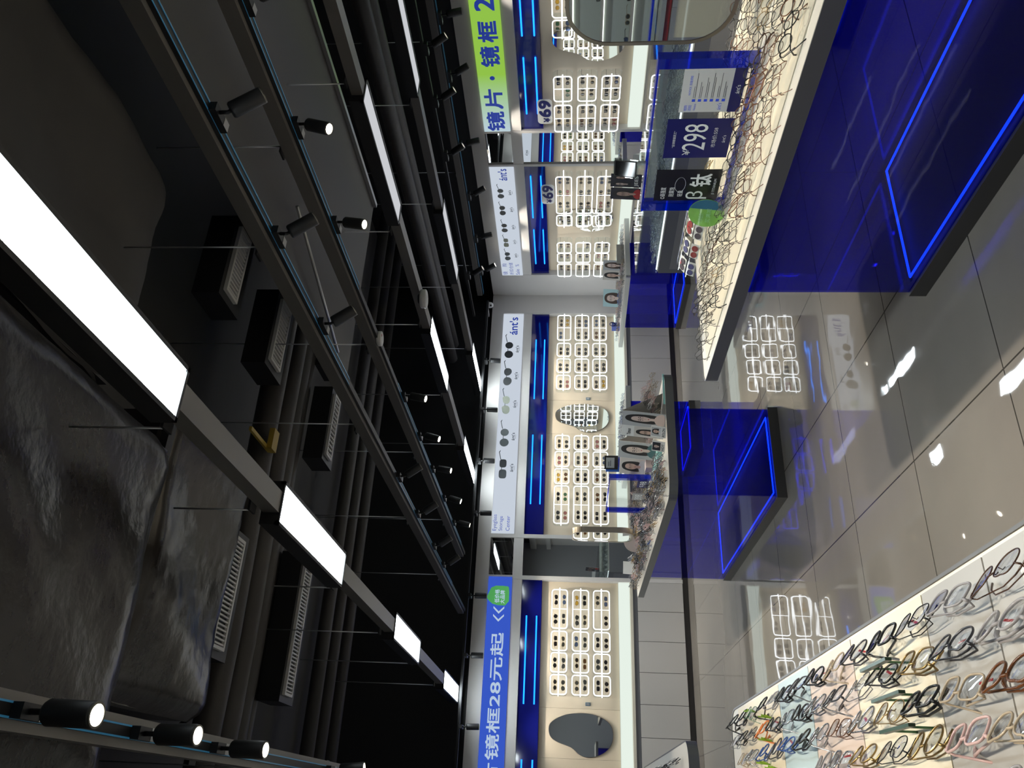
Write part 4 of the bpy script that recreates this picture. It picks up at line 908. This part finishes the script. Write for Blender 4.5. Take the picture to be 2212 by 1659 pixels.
# phone-like label sign and blue box on the central table
t = thing('shelf_label_screen', 'small black framed electronic price label standing beside the blue stand', 'price label', (2.67,6.48,1.12), RZF)
MB().box(-.06,.06,0,.012,.0,.115).build('frame', M_BLACK, t); MB().box(-.045,.045,-.001,-.0002,.03,.10).build('screen', mat('grey_screen', (.42,.45,.46), .3), t); MB().box(-.03,.01,-.0015,-.0011,.075,.08).box(-.03,.02,-.0015,-.0011,.06,.065).build('print', M_TXTGREY, t)
MB().box(-.035,.035,.0,.03,-.245,-.002).build('blue_stem', M_BLUEEDGE, t)
t = thing('tissue_box', 'blue patterned box behind the black framed price label', 'box', (2.73,6.66,ZT), RZF); MB().box(-.06,.06,-.03,.03,0,.36).build('body', mat('box_blue', (.02,.10,.42), .3), t); MB().prism(ell(0,.30,.03,.045,16), -.0312,-.0302,'y').build('dark_oval', M_BLACK, t)
# things at the far end of the central table
t = thing('folded_leaflet', 'pale leaflet leaning at the far left corner of the central table', 'leaflet', (2.05,7.75,ZT+.02), -.5); MB().add([(0,0,0),(.12,0,0),(.12,.03,.14),(0,.03,.14),(0,.002,0),(.12,.002,0),(.12,.032,.14),(0,.032,.14)], [(0,1,2,3),(7,6,5,4),(0,4,5,1),(3,2,6,7)]).build('sheet', M_PAPER, t)
t = thing('flower_card', 'mauve and pale paper flower card behind the narrow table mirror', 'display card', (2.30,7.55,ZT), -.4); MB().prism(smooth([(-.09,.0),(-.08,.12),(0,.17),(.07,.13),(.1,.02)],2), 0, .01, 'y').build('sheet', mat('mauve_paper', (.50,.42,.40), .6), t)

# ---------------------------------------------------------------- glass showcase beside the right wall
t = thing('glass_showcase', 'glass-topped showcase counter with dark grey body beyond the right table', 'showcase', (4.15, 2.5, 0)); W, D = .62, 3.30
MB().box(0,W,0,D,.08,.10).box(0,.03,0,D,.10,.79).box(W-.03,W,0,D,.10,.79).box(.03,W-.03,D-.03,D,.10,.79).box(.03,W-.03,0,.03,.10,.79).build('body', mat('showcase_grey', (.13,.135,.14), .35), t)
MB().box(-.004,-.0005,.10,D-.06,.14,.70).build('grey_panel', mat('showcase_panel', (.22,.22,.215), .4), t)
MB().box(.01,W-.01,.01,D-.01,.791,.80).build('bed', M_TOP, t)
for bx in ((0,.006,0,D,.801,.975),(W-.006,W,0,D,.801,.975),(.007,W-.007,D-.006,D,.801,.975),(.007,W-.007,0,.006,.801,.975)): MB().box(*bx).build('glass_side', M_GLASSG, t)
MB().box(-.004,W+.004,-.004,D+.004,.976,.984).build('glass_top', M_GLASSG, t)
MB().box(.02,.03,.02,D-.02,.80,.81).build('inner_light', emis('showcase_led', (.9,.97,1), 2.0), t)
crowd('bright jumble of silver glasses and chains inside the glass showcase', 4.22, 4.72, 2.7, 5.7, 8, [FR['silver'], FR['white'], FR['silver'], LENS_CLEAR], z=.80, sx=.06, sy=.11)
t = thing('acrylic_holder', 'clear acrylic wedge holding a small dark tablet on the showcase', 'holder', (4.24,4.55,.985), R90+.5)
MB().prism([(0,0),(.09,0),(.03,.10)], -.05, .05, 'x').build('wedge', M_GLASSG, t)
t = thing('tablet', 'small dark tablet leaning on the clear wedge of the showcase', 'tablet', (4.19,4.58,1.03), 0, rot=(math.radians(-18),0,R90+.5)); MB().prism(rr(-.06,.06,.03,.20,.008,3), 0, .008, 'y').build('case', M_BLACK, t); MB().box(-.054,.054,-.0008,-.0002,.04,.19).build('screen', mat('dark_glass', (.01,.01,.012), .05), t)
MB().box(-.07,.07,.009,.012,.02,.21).build('back_plate', M_GLASSG, t)

# ---------------------------------------------------------------- what the mirrors see: left wall shelving and the rear
t = thing('wall_shelving', 'pale lit shelving wall seen only in the big table mirror', 'shelving', (-1.6, 1.0, 0), PI/2)
WM = mat('pale_green_wall', (.46,.50,.46), .5)
MB().box(0,9.0,-.05,-.01,.75,2.3).build('back_panel', WM, t)
for z in (.98,1.26,1.55,1.85): MB().box(0,9.0,-.20,-.051,z,z+.02).build('shelf', M_JAMB, t); MB().box(0,9.0,-.062,-.052,z-.012,z-.002).build('light_strip', emis('shelf_led', (.95,1,.92), 3.0), t)
MB().box(0,9.0,-.30,-.051,.70,.74).build('counter', M_CAB, t); MB().box(0,9.0,-.26,-.051,.65,.699).build('red_edge', M_RED, t)
for k in range(18): MB().box(.5*k+.003,.5*k+.497,-.30,-.051,.08,.645).build('cabinet_door', M_CAB, t)
rnd = random.Random(21); LM = Matrix.Translation((-1.6,1.0,0)) @ Matrix.Rotation(PI/2, 4, 'Z')
for k in range(22):
    for z, nm in ((1.0,'lower'),(1.28,'upper')):
        x = 2.4+.26*k
        if rnd.random() < .35: continue
        sunglasses_at(LM, x, z+.03, -.17, f'{ORD[k % 20]} place on the {nm} shelf of the left wall', 'sunglasses on the left wall shelves', rnd)
for k, x in enumerate((3.4,5.0)):
    standing_card(f'{"nearer" if k == 0 else "farther"} grey portrait board leaning on the left wall counter', (-1.6+.27, 1.0+x, .742), PI/2, .5, .22, 20, [(.02,.02,.2,.18,BG1,CL1,HAIR,SKIN2,0),(.25,.02,.2,.18,BGD,CL2,HAIR,SKIN,0)], None, tent=False)
t = thing('wall_board', 'navy board with one tall letter on the rear wall, seen in the strip mirror', 'board', (6.1,-3.18,0), PI)
MB().box(-.2,1.35,-.04,-.01,.9,2.7).build('panel', mat('navy_board', (.012,.014,.05), .3), t); text('I', .5, .66, 1.7, 2.2, -.041, mat('board_letter', (.35,.36,.40), .4), parent=t)
t = thing('service_counter', 'white counter with yellow box at the rear of the shop', 'counter', (5.0,-2.6,0)); MB().box(0,1.3,0,.5,.72,.92).box(.05,1.25,.03,.47,0,.72).build('body', M_WHITE, t)
tag(MB().box(5.0,5.55,-2.5,-2.2,.922,1.35).build('yellow_box', M_YEL), 'yellow box standing on the white rear counter', 'box')
t = thing('grey_partition', 'plain grey partition beside the rear counter', 'partition', (3.9,-2.9,0)); MB().box(0,.9,0,.08,0,2.3).build('panel', mat('partition_grey', (.32,.33,.35), .4), t)

# a few fallen glints on the floor: torn label scraps
# (none: the floor only carries reflections)
